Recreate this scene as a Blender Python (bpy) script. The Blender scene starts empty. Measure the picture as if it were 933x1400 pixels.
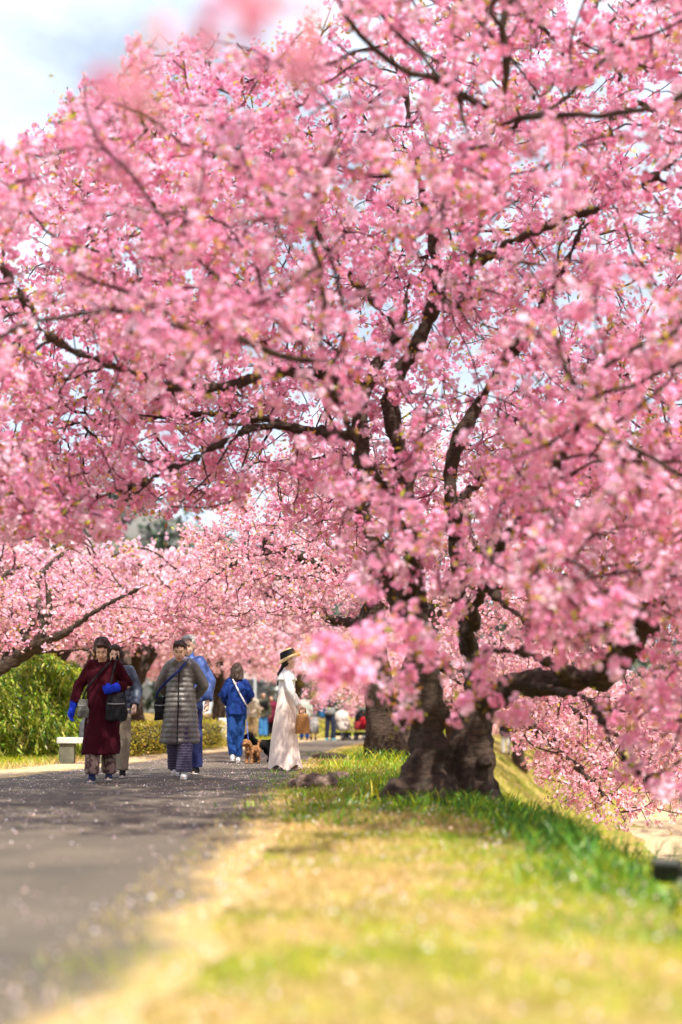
import bpy, bmesh, math, random
import numpy as np
from mathutils import Vector, Matrix, kdtree, noise

R = math.radians
random.seed(7)
rng = np.random.default_rng(7)
scene = bpy.context.scene
col = scene.collection

# ------------------------------------------------------------------ camera
FPX, W0, H0 = 1944.0, 933.0, 1400.0      # focal length in photo pixels
PITCH = R(8.3)
CAMZ = 0.68
cam_d = bpy.data.cameras.new('camera')
cam_d.lens = 50.0
cam_d.sensor_width = 36.0
cam_d.clip_start = 0.05
cam_d.clip_end = 3000.0
cam_d.dof.use_dof = True
cam_d.dof.focus_distance = 17.5
cam_d.dof.aperture_fstop = 0.92
cam = bpy.data.objects.new('camera', cam_d)
col.objects.link(cam)
cam.location = (0, 0, CAMZ)
cam.rotation_euler = (math.pi / 2 + PITCH, 0, 0)
scene.camera = cam

# ------------------------------------------------------------------ world and sun
SUN = Vector((0.19, -0.52, 0.83)).normalized()      # towards the sun: behind the camera, to the right
elev = math.asin(SUN.z)
azim = math.atan2(SUN.x, SUN.y)
world = bpy.data.worlds.new('World')
scene.world = world
world.use_nodes = True
nt = world.node_tree
nt.nodes.clear()
wo = nt.nodes.new('ShaderNodeOutputWorld')
bg = nt.nodes.new('ShaderNodeBackground')
bg.inputs['Strength'].default_value = 0.06
sky = nt.nodes.new('ShaderNodeTexSky')
sky.sky_type = 'NISHITA'
sky.sun_disc = False
sky.sun_elevation = elev
sky.sun_rotation = azim
tc = nt.nodes.new('ShaderNodeTexCoord')
mp = nt.nodes.new('ShaderNodeMapping')
mp.inputs['Scale'].default_value = (1.0, 1.0, 1.9)
mp.inputs['Location'].default_value = (0.35, 0.1, 0.0)
cn = nt.nodes.new('ShaderNodeTexNoise')
cn.inputs['Scale'].default_value = 2.6
cn.inputs['Detail'].default_value = 7.0
cn.inputs['Roughness'].default_value = 0.55
cr = nt.nodes.new('ShaderNodeValToRGB')
cr.color_ramp.elements[0].position = 0.40
cr.color_ramp.elements[0].color = (0.40, 0.40, 0.40, 1)
cr.color_ramp.elements[1].position = 0.62
mx = nt.nodes.new('ShaderNodeMix')
mx.data_type = 'RGBA'
mx.inputs['B'].default_value = (13.6, 15.2, 17.6, 1)
nt.links.new(tc.outputs['Generated'], mp.inputs['Vector'])
nt.links.new(mp.outputs['Vector'], cn.inputs['Vector'])
nt.links.new(cn.outputs['Fac'], cr.inputs['Fac'])
nt.links.new(cr.outputs['Color'], mx.inputs['Factor'])
nt.links.new(sky.outputs['Color'], mx.inputs['A'])
nt.links.new(mx.outputs['Result'], bg.inputs['Color'])
nt.links.new(bg.outputs['Background'], wo.inputs['Surface'])

sun_d = bpy.data.lights.new('sun', 'SUN')
sun_d.energy = 5.0
sun_d.angle = R(0.6)
sun_d.color = (1.0, 0.94, 0.84)
sun = bpy.data.objects.new('sun', sun_d)
col.objects.link(sun)
sun.rotation_euler = SUN.to_track_quat('Z', 'Y').to_euler()
sun.location = (10, -14, 20)

vs = scene.view_settings
vs.view_transform = 'Standard'
vs.look = 'None'
vs.gamma = 1.0
vs.exposure = 0.82
vs.use_curve_mapping = False
scene.render.engine = 'CYCLES'
cy = scene.cycles
cy.use_denoising = True
cy.max_bounces = 8
cy.diffuse_bounces = 5
cy.glossy_bounces = 2
cy.transmission_bounces = 5
cy.transparent_max_bounces = 4
cy.sample_clamp_indirect = 6.0

# ------------------------------------------------------------------ pixel helpers
FWD = np.array([0, math.cos(PITCH), math.sin(PITCH)])
UPC = np.array([0, -math.sin(PITCH), math.cos(PITCH)])
CAM = np.array([0, 0, CAMZ])
def P(px, py, d):
    """the point at ground distance d in the direction of a photo pixel"""
    v = np.array([(px - 466.5) / FPX, 0, 0]) + UPC * ((700 - py) / FPX) + FWD
    return CAM + v * (d / v[1])
def proj(p):
    v = np.asarray(p) - CAM
    z = np.maximum(v @ FWD, 0.05)
    return 466.5 + FPX * v[:, 0] / z, 700 - FPX * (v @ UPC) / z
def inpoly(x, y, poly):
    r = np.zeros(len(x), bool)
    n = len(poly)
    for i in range(n):
        x1, y1 = poly[i]; x2, y2 = poly[(i + 1) % n]
        if y1 == y2: continue
        c = ((y1 > y) != (y2 > y)) & (x < (x2 - x1) * (y - y1) / (y2 - y1) + x1)
        r ^= c
    return r

# ------------------------------------------------------------------ materials
def new_mat(name):
    m = bpy.data.materials.new(name)
    m.use_nodes = True
    m.node_tree.nodes.clear()
    out = m.node_tree.nodes.new('ShaderNodeOutputMaterial')
    return m, m.node_tree, out
def N(t, kind, **kw):
    n = t.nodes.new(kind)
    for k, v in kw.items():
        if k in n.inputs: n.inputs[k].default_value = v
        else: setattr(n, k, v)
    return n
def coords(t, scale=(1, 1, 1), kind='Object'):
    c = N(t, 'ShaderNodeTexCoord'); m = N(t, 'ShaderNodeMapping')
    m.inputs['Scale'].default_value = scale
    t.links.new(c.outputs[kind], m.inputs['Vector'])
    return m.outputs['Vector']
def ramp(t, fac, stops):
    r = N(t, 'ShaderNodeValToRGB')
    el = r.color_ramp.elements
    while len(el) < len(stops): el.new(0.5)
    for e, (p, c) in zip(el, stops):
        e.position = p; e.color = tuple(c) + (1,)
    t.links.new(fac, r.inputs['Fac'])
    return r.outputs['Color']
def noise_fac(t, vec, scale, detail=5, rough=0.6):
    n = N(t, 'ShaderNodeTexNoise', Scale=scale, Detail=detail, Roughness=rough)
    t.links.new(vec, n.inputs['Vector'])
    return n.outputs['Fac']
def mix(t, f, a, b):
    m = N(t, 'ShaderNodeMix', data_type='RGBA')
    for s, v in (('Factor', f), ('A', a), ('B', b)):
        if isinstance(v, (int, float)): m.inputs[s].default_value = v
        elif isinstance(v, tuple): m.inputs[s].default_value = v + (1,)
        else: t.links.new(v, m.inputs[s])
    return m.outputs['Result']
def bump(t, h, strength, dist=0.01):
    b = N(t, 'ShaderNodeBump', Strength=strength, Distance=dist)
    t.links.new(h, b.inputs['Height'])
    return b.outputs['Normal']
MATS = {}
def cloth(name, c, rough=0.85, var=0.25, scale=30, bmp=0.25, spec=0.2):
    if name in MATS: return MATS[name]
    m, t, o = new_mat(name)
    v = coords(t)
    f = noise_fac(t, v, scale, 6)
    c1 = tuple(x * (1 - var) for x in c); c2 = tuple(min(1, x * (1 + var)) for x in c)
    b = N(t, 'ShaderNodeBsdfPrincipled', Roughness=rough)
    b.inputs['Specular IOR Level'].default_value = spec
    t.links.new(ramp(t, f, [(0.3, c1), (0.7, c2)]), b.inputs['Base Color'])
    t.links.new(bump(t, f, bmp), b.inputs['Normal'])
    t.links.new(b.outputs[0], o.inputs['Surface'])
    MATS[name] = m
    return m
def leafy(name, translucency=0.35, gloss=0.0, tint=None):
    """colour read from the mesh's own colour attribute; light passes through"""
    m, t, o = new_mat(name)
    a = N(t, 'ShaderNodeAttribute', attribute_name='col')
    d = N(t, 'ShaderNodeBsdfDiffuse'); tr = N(t, 'ShaderNodeBsdfTranslucent')
    t.links.new(a.outputs['Color'], d.inputs['Color'])
    t.links.new(a.outputs['Color'], tr.inputs['Color'])
    s = N(t, 'ShaderNodeMixShader'); s.inputs[0].default_value = translucency
    t.links.new(d.outputs[0], s.inputs[1]); t.links.new(tr.outputs[0], s.inputs[2])
    last = s.outputs[0]
    if gloss:
        g = N(t, 'ShaderNodeBsdfGlossy', Roughness=0.35)
        s2 = N(t, 'ShaderNodeMixShader'); s2.inputs[0].default_value = gloss
        t.links.new(last, s2.inputs[1]); t.links.new(g.outputs[0], s2.inputs[2]); last = s2.outputs[0]
    t.links.new(last, o.inputs['Surface'])
    return m
def bark_mat(name, dark, light):
    m, t, o = new_mat(name)
    v = coords(t, (9, 9, 30)); v2 = coords(t, (3, 3, 3))
    f1 = noise_fac(t, v, 1.0, 6, 0.65); f2 = noise_fac(t, v2, 2.0, 6, 0.7)
    c = ramp(t, f1, [(0.32, dark), (0.55, tuple(0.5 * (a + b) for a, b in zip(dark, light))), (0.75, light)])
    c2 = mix(t, ramp(t, f2, [(0.55, (0, 0, 0)), (0.8, (0.7, 0.7, 0.7))]), c, (0.15, 0.13, 0.10))
    b = N(t, 'ShaderNodeBsdfPrincipled', Roughness=0.85)
    b.inputs['Specular IOR Level'].default_value = 0.25
    t.links.new(c2, b.inputs['Base Color'])
    h = N(t, 'ShaderNodeMath', operation='ADD')
    t.links.new(f1, h.inputs[0]); t.links.new(f2, h.inputs[1])
    t.links.new(bump(t, h.outputs[0], 0.9, 0.03), b.inputs['Normal'])
    t.links.new(b.outputs[0], o.inputs['Surface'])
    return m
M_bark = bark_mat('cherry_bark', (0.020, 0.012, 0.009), (0.085, 0.054, 0.037))
M_twig = cloth('twig_bark', (0.045, 0.024, 0.018), 0.9, 0.4, 12)
M_petal = leafy('cherry_petals', 0.42)
M_young = leafy('young_leaves', 0.45)
M_green = leafy('green_leaves', 0.4, 0.06)
M_grass = leafy('grass_blades', 0.35, 0.03)

# ------------------------------------------------------------------ object helpers
def tag(o, label=None, cat=None, group=None, kind=None):
    if label: o['label'] = label
    if cat: o['category'] = cat
    if group: o['group'] = group
    if kind: o['kind'] = kind
    return o
def link(name, me, material=None, parent=None):
    o = bpy.data.objects.new(name, me)
    col.objects.link(o)
    if material is not None: me.materials.append(material)
    if parent is not None: o.parent = parent
    return o
def empty(name, loc, rz=0.0):
    o = bpy.data.objects.new(name, None)
    col.objects.link(o)
    o.empty_display_size = 0.2
    o.location = loc; o.rotation_euler = (0, 0, rz)
    return o
def fast_mesh(name, V, F, cols=None, smooth=False):
    """V (n,3), F (m,k) with the same corner count for every face"""
    V = np.asarray(V, np.float32); F = np.asarray(F, np.int32)
    me = bpy.data.meshes.new(name)
    m, k = F.shape
    me.vertices.add(len(V)); me.vertices.foreach_set('co', V.ravel())
    me.loops.add(m * k); me.loops.foreach_set('vertex_index', F.ravel())
    me.polygons.add(m); me.polygons.foreach_set('loop_start', np.arange(0, m * k, k, dtype=np.int32))
    if smooth: me.polygons.foreach_set('use_smooth', np.ones(m, bool))
    me.update(calc_edges=True)
    if cols is not None:
        a = me.color_attributes.new('col', 'FLOAT_COLOR', 'POINT')
        c4 = np.ones((len(V), 4), np.float32); c4[:, :3] = cols
        a.data.foreach_set('color', c4.ravel())
    return me
def py_mesh(name, V, F, smooth=False):
    me = bpy.data.meshes.new(name)
    me.from_pydata([tuple(map(float, v)) for v in V], [], F)
    if smooth:
        for p in me.polygons: p.use_smooth = True
    me.update()
    return me
class Geo:
    """collects closed primitives"""
    def __init__(s): s.V = []; s.F = []
    def add(s, V, F):
        b = len(s.V); s.V += [tuple(v) for v in V]; s.F += [tuple(i + b for i in f) for f in F]; return s
    def ell(s, c, r, rot=None, nu=14, nv=9):
        V = []; F = []
        for j in range(1, nv):
            th = math.pi * j / nv
            for i in range(nu):
                ph = 2 * math.pi * i / nu
                V.append(Vector((r[0] * math.sin(th) * math.cos(ph), r[1] * math.sin(th) * math.sin(ph), r[2] * math.cos(th))))
        V += [Vector((0, 0, r[2])), Vector((0, 0, -r[2]))]
        T, B = len(V) - 2, len(V) - 1
        for j in range(nv - 2):
            for i in range(nu):
                a = j * nu + i; b = j * nu + (i + 1) % nu
                F.append((a, a + nu, b + nu, b))
        for i in range(nu):
            F.append((T, i, (i + 1) % nu)); F.append((B, (nv - 2) * nu + (i + 1) % nu, (nv - 2) * nu + i))
        M = rot if rot is not None else Matrix.Identity(3)
        c = Vector(c)
        return s.add([M @ v + c for v in V], F)
    def tube(s, pts, rad, n=10, flat=1.0, ref=None):
        """a tapered closed tube through points; flat squashes it along its second axis"""
        pts = [Vector(p) for p in pts]
        V = []; F = []
        m = len(pts)
        ref = Vector(ref) if ref is not None else Vector((0.21, 0.93, 0.29))
        for k in range(m):
            t = (pts[min(k + 1, m - 1)] - pts[max(k - 1, 0)])
            t = t.normalized() if t.length > 1e-6 else Vector((0, 0, 1))
            r0 = ref if abs(t.dot(ref.normalized())) < 0.95 else Vector((1, 0, 0))
            u = (r0 - t * r0.dot(t)).normalized(); w = t.cross(u)
            for i in range(n):
                a = 2 * math.pi * i / n
                V.append(pts[k] + (u * math.cos(a) * flat + w * math.sin(a)) * rad[k])
        for k in range(m - 1):
            for i in range(n):
                a = k * n + i; b = k * n + (i + 1) % n
                F.append((a, b, b + n, a + n))
        F.append(tuple(range(n - 1, -1, -1))); F.append(tuple(range((m - 1) * n, m * n)))
        return s.add(V, F)
    def caps(s, a, b, ra, rb, n=10):
        a = Vector(a); b = Vector(b)
        d = b - a
        L = d.length
        if L < 1e-6: return s.ell(a, (ra,) * 3)
        t = d / L
        pts = []; rad = []
        for q in (-1, -.75, -.4, 0): pts.append(a + t * ra * q); rad.append(ra * math.sqrt(max(0.0004, 1 - q * q)))
        for q in (0, .4, .75, 1): pts.append(b + t * rb * q); rad.append(rb * math.sqrt(max(0.0004, 1 - q * q)))
        return s.tube(pts, rad, n)
    def loft(s, rings, n=24, wob=None):
        """rings: (cx, cy, z, rx, ry) from bottom to top, horizontal ellipses"""
        V = []; F = []
        for k, (cx, cy_, z, rx, ry) in enumerate(rings):
            for i in range(n):
                a = 2 * math.pi * i / n
                q = 1.0 if wob is None else wob(a, k)
                V.append((cx + rx * q * math.cos(a), cy_ + ry * q * math.sin(a), z))
        m = len(rings)
        for k in range(m - 1):
            for i in range(n):
                a = k * n + i; b = k * n + (i + 1) % n
                F.append((a, b, b + n, a + n))
        F.append(tuple(range(n - 1, -1, -1))); F.append(tuple(range((m - 1) * n, m * n)))
        return s.add(V, F)
    def box(s, c, h, rot=None):
        M = rot if rot is not None else Matrix.Identity(3)
        c = Vector(c)
        V = [M @ Vector((x * h[0], y * h[1], z * h[2])) + c for x in (-1, 1) for y in (-1, 1) for z in (-1, 1)]
        return s.add(V, [(0, 1, 3, 2), (4, 6, 7, 5), (0, 4, 5, 1), (2, 3, 7, 6), (0, 2, 6, 4), (1, 5, 7, 3)])
    def mesh(s, name, smooth=True):
        return py_mesh(name, s.V, s.F, smooth)
    def obj(s, name, material, parent=None, smooth=True, bevel=0.0):
        me = s.mesh(name, smooth)
        if bevel:
            bm = bmesh.new(); bm.from_mesh(me)
            bmesh.ops.bevel(bm, geom=list(bm.edges), offset=bevel, segments=2, affect='EDGES', profile=0.5)
            bm.to_mesh(me); bm.free()
        return link(name, me, material, parent)
    def skin(s, name, material, parent=None, voxel=0.01, smooth=3, wrinkle=0.0, wscale=(9, 9, 5), dec=1.0):
        """fuse everything into ONE continuous surface"""
        me = s.mesh(name)
        o = bpy.data.objects.new('tmp', me); col.objects.link(o)
        r = o.modifiers.new('r', 'REMESH'); r.mode = 'VOXEL'; r.voxel_size = voxel
        if smooth:
            q = o.modifiers.new('s', 'SMOOTH'); q.factor = 0.5; q.iterations = smooth
        if dec < 1.0:
            q = o.modifiers.new('d', 'DECIMATE'); q.ratio = dec
        dg = bpy.context.evaluated_depsgraph_get()
        out = bpy.data.meshes.new_from_object(o.evaluated_get(dg))
        bpy.data.objects.remove(o); bpy.data.meshes.remove(me)
        out.name = name
        if wrinkle:
            nv = len(out.vertices)
            co = np.empty(nv * 3, np.float32); out.vertices.foreach_get('co', co); co = co.reshape(-1, 3)
            no = np.empty(nv * 3, np.float32); out.vertices.foreach_get('normal', no); no = no.reshape(-1, 3)
            sd = random.uniform(0, 50)
            d = np.array([noise.fractal(Vector((c[0] * wscale[0] + sd, c[1] * wscale[1], c[2] * wscale[2])), 1.0, 2.0, 3) for c in co])
            co = co + no * (d * wrinkle)[:, None]
            out.vertices.foreach_set('co', co.astype(np.float32).ravel())
        out.polygons.foreach_set('use_smooth', np.ones(len(out.polygons), bool))
        out.materials.clear()
        out.update()
        return link(name, out, material, parent)

# ------------------------------------------------------------------ ground
def smooth01(t):
    t = np.clip(t, 0, 1)
    return t * t * (3 - 2 * t)
def shift(y):
    y = np.asarray(y, float)
    q = np.clip(y - 20, 0, 60)
    return np.where(y > 20, 0.0027 * q * q + np.clip(y - 80, 0, None) * 0.32, 0)
def path_r(y): return -0.5 + shift(y)
def path_l(y):
    y = np.asarray(y, float)
    a = -4.2 + 0.105 * np.clip(y - 16, 0, 26)
    return np.where(y < 42, a, path_r(y) + (-4.2 + 0.105 * 26) - path_r(42.0))
def crest(y): return 1.42 + shift(y)
def gz(x, y):
    x = np.asarray(x, float); y = np.asarray(y, float)
    t = (x - crest(y))
    z = -2.9 * smooth01((t + 0.35) / 5.2) - 0.05 * smooth01((t + 0.8) / 0.8)
    u = path_l(y) - 2.3 - x
    z = z + 0.9 * smooth01(u / 3.5)
    return z
def gz1(x, y): return float(gz(x, y))
def axis(parts):
    return np.unique(np.concatenate([np.linspace(a, b, n) for a, b, n in parts]))
xs = axis([(-900, -60, 10), (-60, -12, 16), (-12, 12, 97), (12, 60, 20), (60, 900, 10)])
ys = axis([(-60, 0, 12), (0, 40, 81), (40, 120, 50), (120, 900, 14)])
X, Y = np.meshgrid(xs, ys)
Z = gz(X, Y)
lump = np.array([noise.noise(Vector((x * 1.7, y * 1.7, 0))) for x, y in zip(X.ravel(), Y.ravel())]).reshape(X.shape)
onpath = (X > path_l(Y) - 0.6) & (X < path_r(Y) + 0.3)
Z = Z + np.where(onpath, 0, 0.022 * lump)
nx = len(xs); ny = len(ys)
idx = np.arange(nx * ny).reshape(ny, nx)
F = np.stack([idx[:-1, :-1], idx[:-1, 1:], idx[1:, 1:], idx[1:, :-1]], -1).reshape(-1, 4)
m, t, o = new_mat('grassy_soil')
v = coords(t)
f1 = noise_fac(t, v, 0.9, 7, 0.72); f2 = noise_fac(t, v, 6.0, 6, 0.75); f3 = noise_fac(t, v, 60, 4, 0.7)
straw = ramp(t, f2, [(0.3, (0.30, 0.175, 0.05)), (0.55, (0.51, 0.35, 0.13)), (0.75, (0.60, 0.45, 0.21))])
green = ramp(t, f2, [(0.3, (0.08, 0.10, 0.012)), (0.55, (0.24, 0.26, 0.02)), (0.75, (0.42, 0.38, 0.04))])
c = mix(t, ramp(t, f1, [(0.43, (0, 0, 0)), (0.58, (1, 1, 1))]), straw, green)
c = mix(t, ramp(t, f3, [(0.35, (0.55, 0.55, 0.55)), (0.6, (1, 1, 1))]), (0.10, 0.065, 0.035), c)
b = N(t, 'ShaderNodeBsdfPrincipled', Roughness=0.95)
b.inputs['Specular IOR Level'].default_value = 0.1
t.links.new(c, b.inputs['Base Color']); t.links.new(bump(t, f3, 0.6, 0.02), b.inputs['Normal'])
t.links.new(b.outputs[0], o.inputs['Surface'])
M_soil = m
ground = link('ground', fast_mesh('ground', np.stack([X, Y, Z], -1).reshape(-1, 3), F, smooth=True), M_soil)
tag(ground, 'grassy earth bank beside the asphalt path, falling away to lower ground', 'ground', kind='structure')

def ribbon(name, left, right, y0, y1, n, off, material, nxs=9, zf=None, jag=0.0, seed=0):
    V = []; F = []
    yy = np.linspace(0, 1, n) ** 1.6 * (y1 - y0) + y0
    for j, y in enumerate(yy):
        l = float(left(y)) + jag * noise.noise(Vector((seed, y * 1.3, 0))) + jag * 0.6 * noise.noise(Vector((seed, y * 3.3, 3))) + jag * 0.25 * noise.noise(Vector((seed, y * 14, 5)))
        r = float(right(y)) + jag * noise.noise(Vector((seed + 9, y * 1.3, 0))) + jag * 0.6 * noise.noise(Vector((seed + 9, y * 3.1, 3))) + jag * 0.25 * noise.noise(Vector((seed + 9, y * 15, 5)))
        for i in range(nxs):
            x = l + (r - l) * i / (nxs - 1)
            V.append((x, y, (gz1(x, y) if zf is None else zf(x, y)) + off))
    for j in range(n - 1):
        for i in range(nxs - 1):
            a = j * nxs + i
            F.append((a, a + 1, a + nxs + 1, a + nxs))
    return link(name, py_mesh(name, V, F, True), material)
m, t, o = new_mat('asphalt')
v = coords(t)
f1 = noise_fac(t, v, 1.1, 5); f2 = noise_fac(t, v, 240, 3, 0.8); f3 = noise_fac(t, v, 9, 6, 0.7)
c = ramp(t, f2, [(0.3, (0.034, 0.028, 0.022)), (0.55, (0.092, 0.077, 0.058)), (0.75, (0.25, 0.215, 0.17))])
c = mix(t, ramp(t, f1, [(0.35, (0, 0, 0)), (0.65, (0.75, 0.75, 0.75))]), c, (0.17, 0.135, 0.095))
c = mix(t, ramp(t, f3, [(0.45, (0, 0, 0)), (0.75, (0.5, 0.5, 0.5))]), c, (0.065, 0.055, 0.045))
ed_ = N(t, 'ShaderNodeAttribute', attribute_name='edge')
f4 = noise_fac(t, v, 2.2, 8, 0.72)
ad = N(t, 'ShaderNodeMath', operation='ADD'); t.links.new(ed_.outputs['Fac'], ad.inputs[0]); t.links.new(f4, ad.inputs[1])
dirt = ramp(t, noise_fac(t, v, 26, 5, 0.7), [(0.3, (0.30, 0.19, 0.075)), (0.7, (0.58, 0.42, 0.19))])
c = mix(t, ramp(t, ad.outputs[0], [(0.72, (1, 1, 1)), (1.0, (0, 0, 0))]), c, dirt)
b = N(t, 'ShaderNodeBsdfPrincipled', Roughness=0.85)
b.inputs['Specular IOR Level'].default_value = 0.3
t.links.new(c, b.inputs['Base Color']); t.links.new(bump(t, f2, 0.5, 0.006), b.inputs['Normal'])
t.links.new(b.outputs[0], o.inputs['Surface'])
pth = ribbon('path', path_l, lambda y: path_r(y) + 0.12, 0.5, 130, 420, 0.008, m, 25, jag=0.12, seed=3)
ea = pth.data.color_attributes.new('edge', 'FLOAT_COLOR', 'POINT')
for i_, v_ in enumerate(pth.data.vertices):
    q_ = (i_ % 25) / 24 * float(path_r(v_.co.y) + 0.12 - path_l(v_.co.y))
    w_ = float(path_r(v_.co.y) + 0.12 - path_l(v_.co.y)) - q_
    e_ = min(q_, w_) / 0.55
    ea.data[i_].color = (e_, e_, e_, 1)
tag(pth, 'worn grey asphalt path sprinkled with fallen petals', 'path', kind='structure')
m, t, o = new_mat('sandy_dirt')
v = coords(t)
f1 = noise_fac(t, v, 3.0, 6, 0.7); f2 = noise_fac(t, v, 90, 4, 0.7)
c = ramp(t, f1, [(0.3, (0.36, 0.25, 0.13)), (0.7, (0.56, 0.42, 0.25))])
b = N(t, 'ShaderNodeBsdfPrincipled', Roughness=0.95)
t.links.new(c, b.inputs['Base Color']); t.links.new(bump(t, f2, 0.5, 0.01), b.inputs['Normal'])
t.links.new(b.outputs[0], o.inputs['Surface'])
M_sand = m
vg = ribbon('verge', lambda y: path_l(y) - 1.25, lambda y: path_l(y) + 0.25, 2, 60, 90, 0.004, m, 5, jag=0.3, seed=21)
tag(vg, 'bare sandy strip between the asphalt and the bamboo', 'verge', kind='structure')
lp = ribbon('lower_path', lambda y: crest(y) + 6.0, lambda y: crest(y) + 10.5, 8, 110, 70, 0.006, m, 5, jag=0.5, seed=40)
tag(lp, 'sandy riverside path below the grassy bank', 'path', kind='structure')

# hill behind, left
hx = np.linspace(-320, 200, 66); hy = np.linspace(120, 420, 40)
X, Y = np.meshgrid(hx, hy)
Z = 56 * smooth01((Y - 125) / 125) * (0.30 + 0.70 * smooth01((30 - X) / 110)) * (0.85 + 0.3 * np.sin(X * 0.031 + 1) * np.cos(Y * 0.02))
Z += np.array([noise.fractal(Vector((x * 0.02, y * 0.02, 5)), 1, 2, 4) for x, y in zip(X.ravel(), Y.ravel())]).reshape(X.shape) * 5 * smooth01((Y - 125) / 60) - 0.6
idx = np.arange(X.size).reshape(X.shape)
F = np.stack([idx[:-1, :-1], idx[:-1, 1:], idx[1:, 1:], idx[1:, :-1]], -1).reshape(-1, 4)
m, t, o = new_mat('winter_hillside')
v = coords(t)
f1 = noise_fac(t, v, 0.05, 6, 0.7); f2 = noise_fac(t, v, 0.6, 6, 0.7)
c = mix(t, ramp(t, f1, [(0.45, (0, 0, 0)), (0.55, (1, 1, 1))]), (0.16, 0.15, 0.13), (0.05, 0.07, 0.03))
c = mix(t, f2, c, (0.12, 0.11, 0.10))
b = N(t, 'ShaderNodeBsdfPrincipled', Roughness=1.0)
t.links.new(c, b.inputs['Base Color']); t.links.new(b.outputs[0], o.inputs['Surface'])
hill = link('hill', fast_mesh('hill', np.stack([X, Y, Z], -1).reshape(-1, 3), F, smooth=True), m)
tag(hill, 'grey wooded hillside rising behind the cherry trees', 'hill', kind='structure')
HILL = (hx, hy, Z)

def scatter_leaves(pos, size, cols, aspect=2.6, up=0.0, droop=0.0, fold=True, dirs=None):
    """a kite-shaped leaf at every point (n,3)"""
    n = len(pos)
    d = rng.normal(size=(n, 3)) if dirs is None else dirs + rng.normal(size=(n, 3)) * 0.35
    d[:, 2] += up - droop
    d /= np.linalg.norm(d, axis=1, keepdims=True)
    s = rng.normal(size=(n, 3)); s -= d * (s * d).sum(1, keepdims=True); s /= np.linalg.norm(s, axis=1, keepdims=True)
    nn = np.cross(d, s)
    L = np.asarray(size)[:, None] if np.ndim(size) else np.full((n, 1), size)
    w = L / aspect * 0.5
    v0 = pos; v1 = pos + d * L * 0.45 + s * w + nn * w * 0.3; v2 = pos + d * L; v3 = pos + d * L * 0.45 - s * w + nn * w * 0.3
    V = np.stack([v0, v1, v2, v3], 1).reshape(-1, 3)
    b = np.arange(n)[:, None] * 4
    F = np.concatenate([b + np.array([[0, 1, 2]]), b + np.array([[0, 2, 3]])], 0)
    C = np.repeat(cols, 4, 0)
    return V, F, C
def pick(cols, n, jit=0.15):
    cols = np.array(cols)
    c = cols[rng.integers(0, len(cols), n)]
    return np.clip(c * (1 + rng.normal(size=(n, 1)) * jit), 0.005, 0.95)
# woods on the hill: one far mass
pts = []; cc = []
for k in range(420):
    x = rng.uniform(-110, 50); y = rng.uniform(128, 255)
    i = int(np.clip(np.searchsorted(hx, x), 1, len(hx) - 1)); j = int(np.clip(np.searchsorted(hy, y), 1, len(hy) - 1))
    z = HILL[2][j, i]
    r = rng.uniform(2.2, 4.6)
    n = 60
    q = rng.normal(size=(n, 3)); q /= np.linalg.norm(q, axis=1, keepdims=True)
    q *= r * rng.uniform(0.5, 1.0, (n, 1)); q[:, 2] *= 0.9
    pts.append(q + np.array([x, y, z + r * 0.8]))
    base = [(0.028, 0.05, 0.018), (0.035, 0.06, 0.03), (0.11, 0.10, 0.09), (0.13, 0.125, 0.115)][rng.integers(0, 4)]
    cc.append(np.array(base) * rng.uniform(0.7, 1.3, (n, 1)))
pts = np.concatenate(pts); cc = np.concatenate(cc)
V, F, C = scatter_leaves(pts, rng.uniform(0.8, 1.9, len(pts)), cc, 1.5)
w = link('woods', fast_mesh('woods', V, F, C), M_green)
tag(w, 'dark evergreen and bare grey woods covering the hillside', 'woods', kind='stuff')
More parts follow.
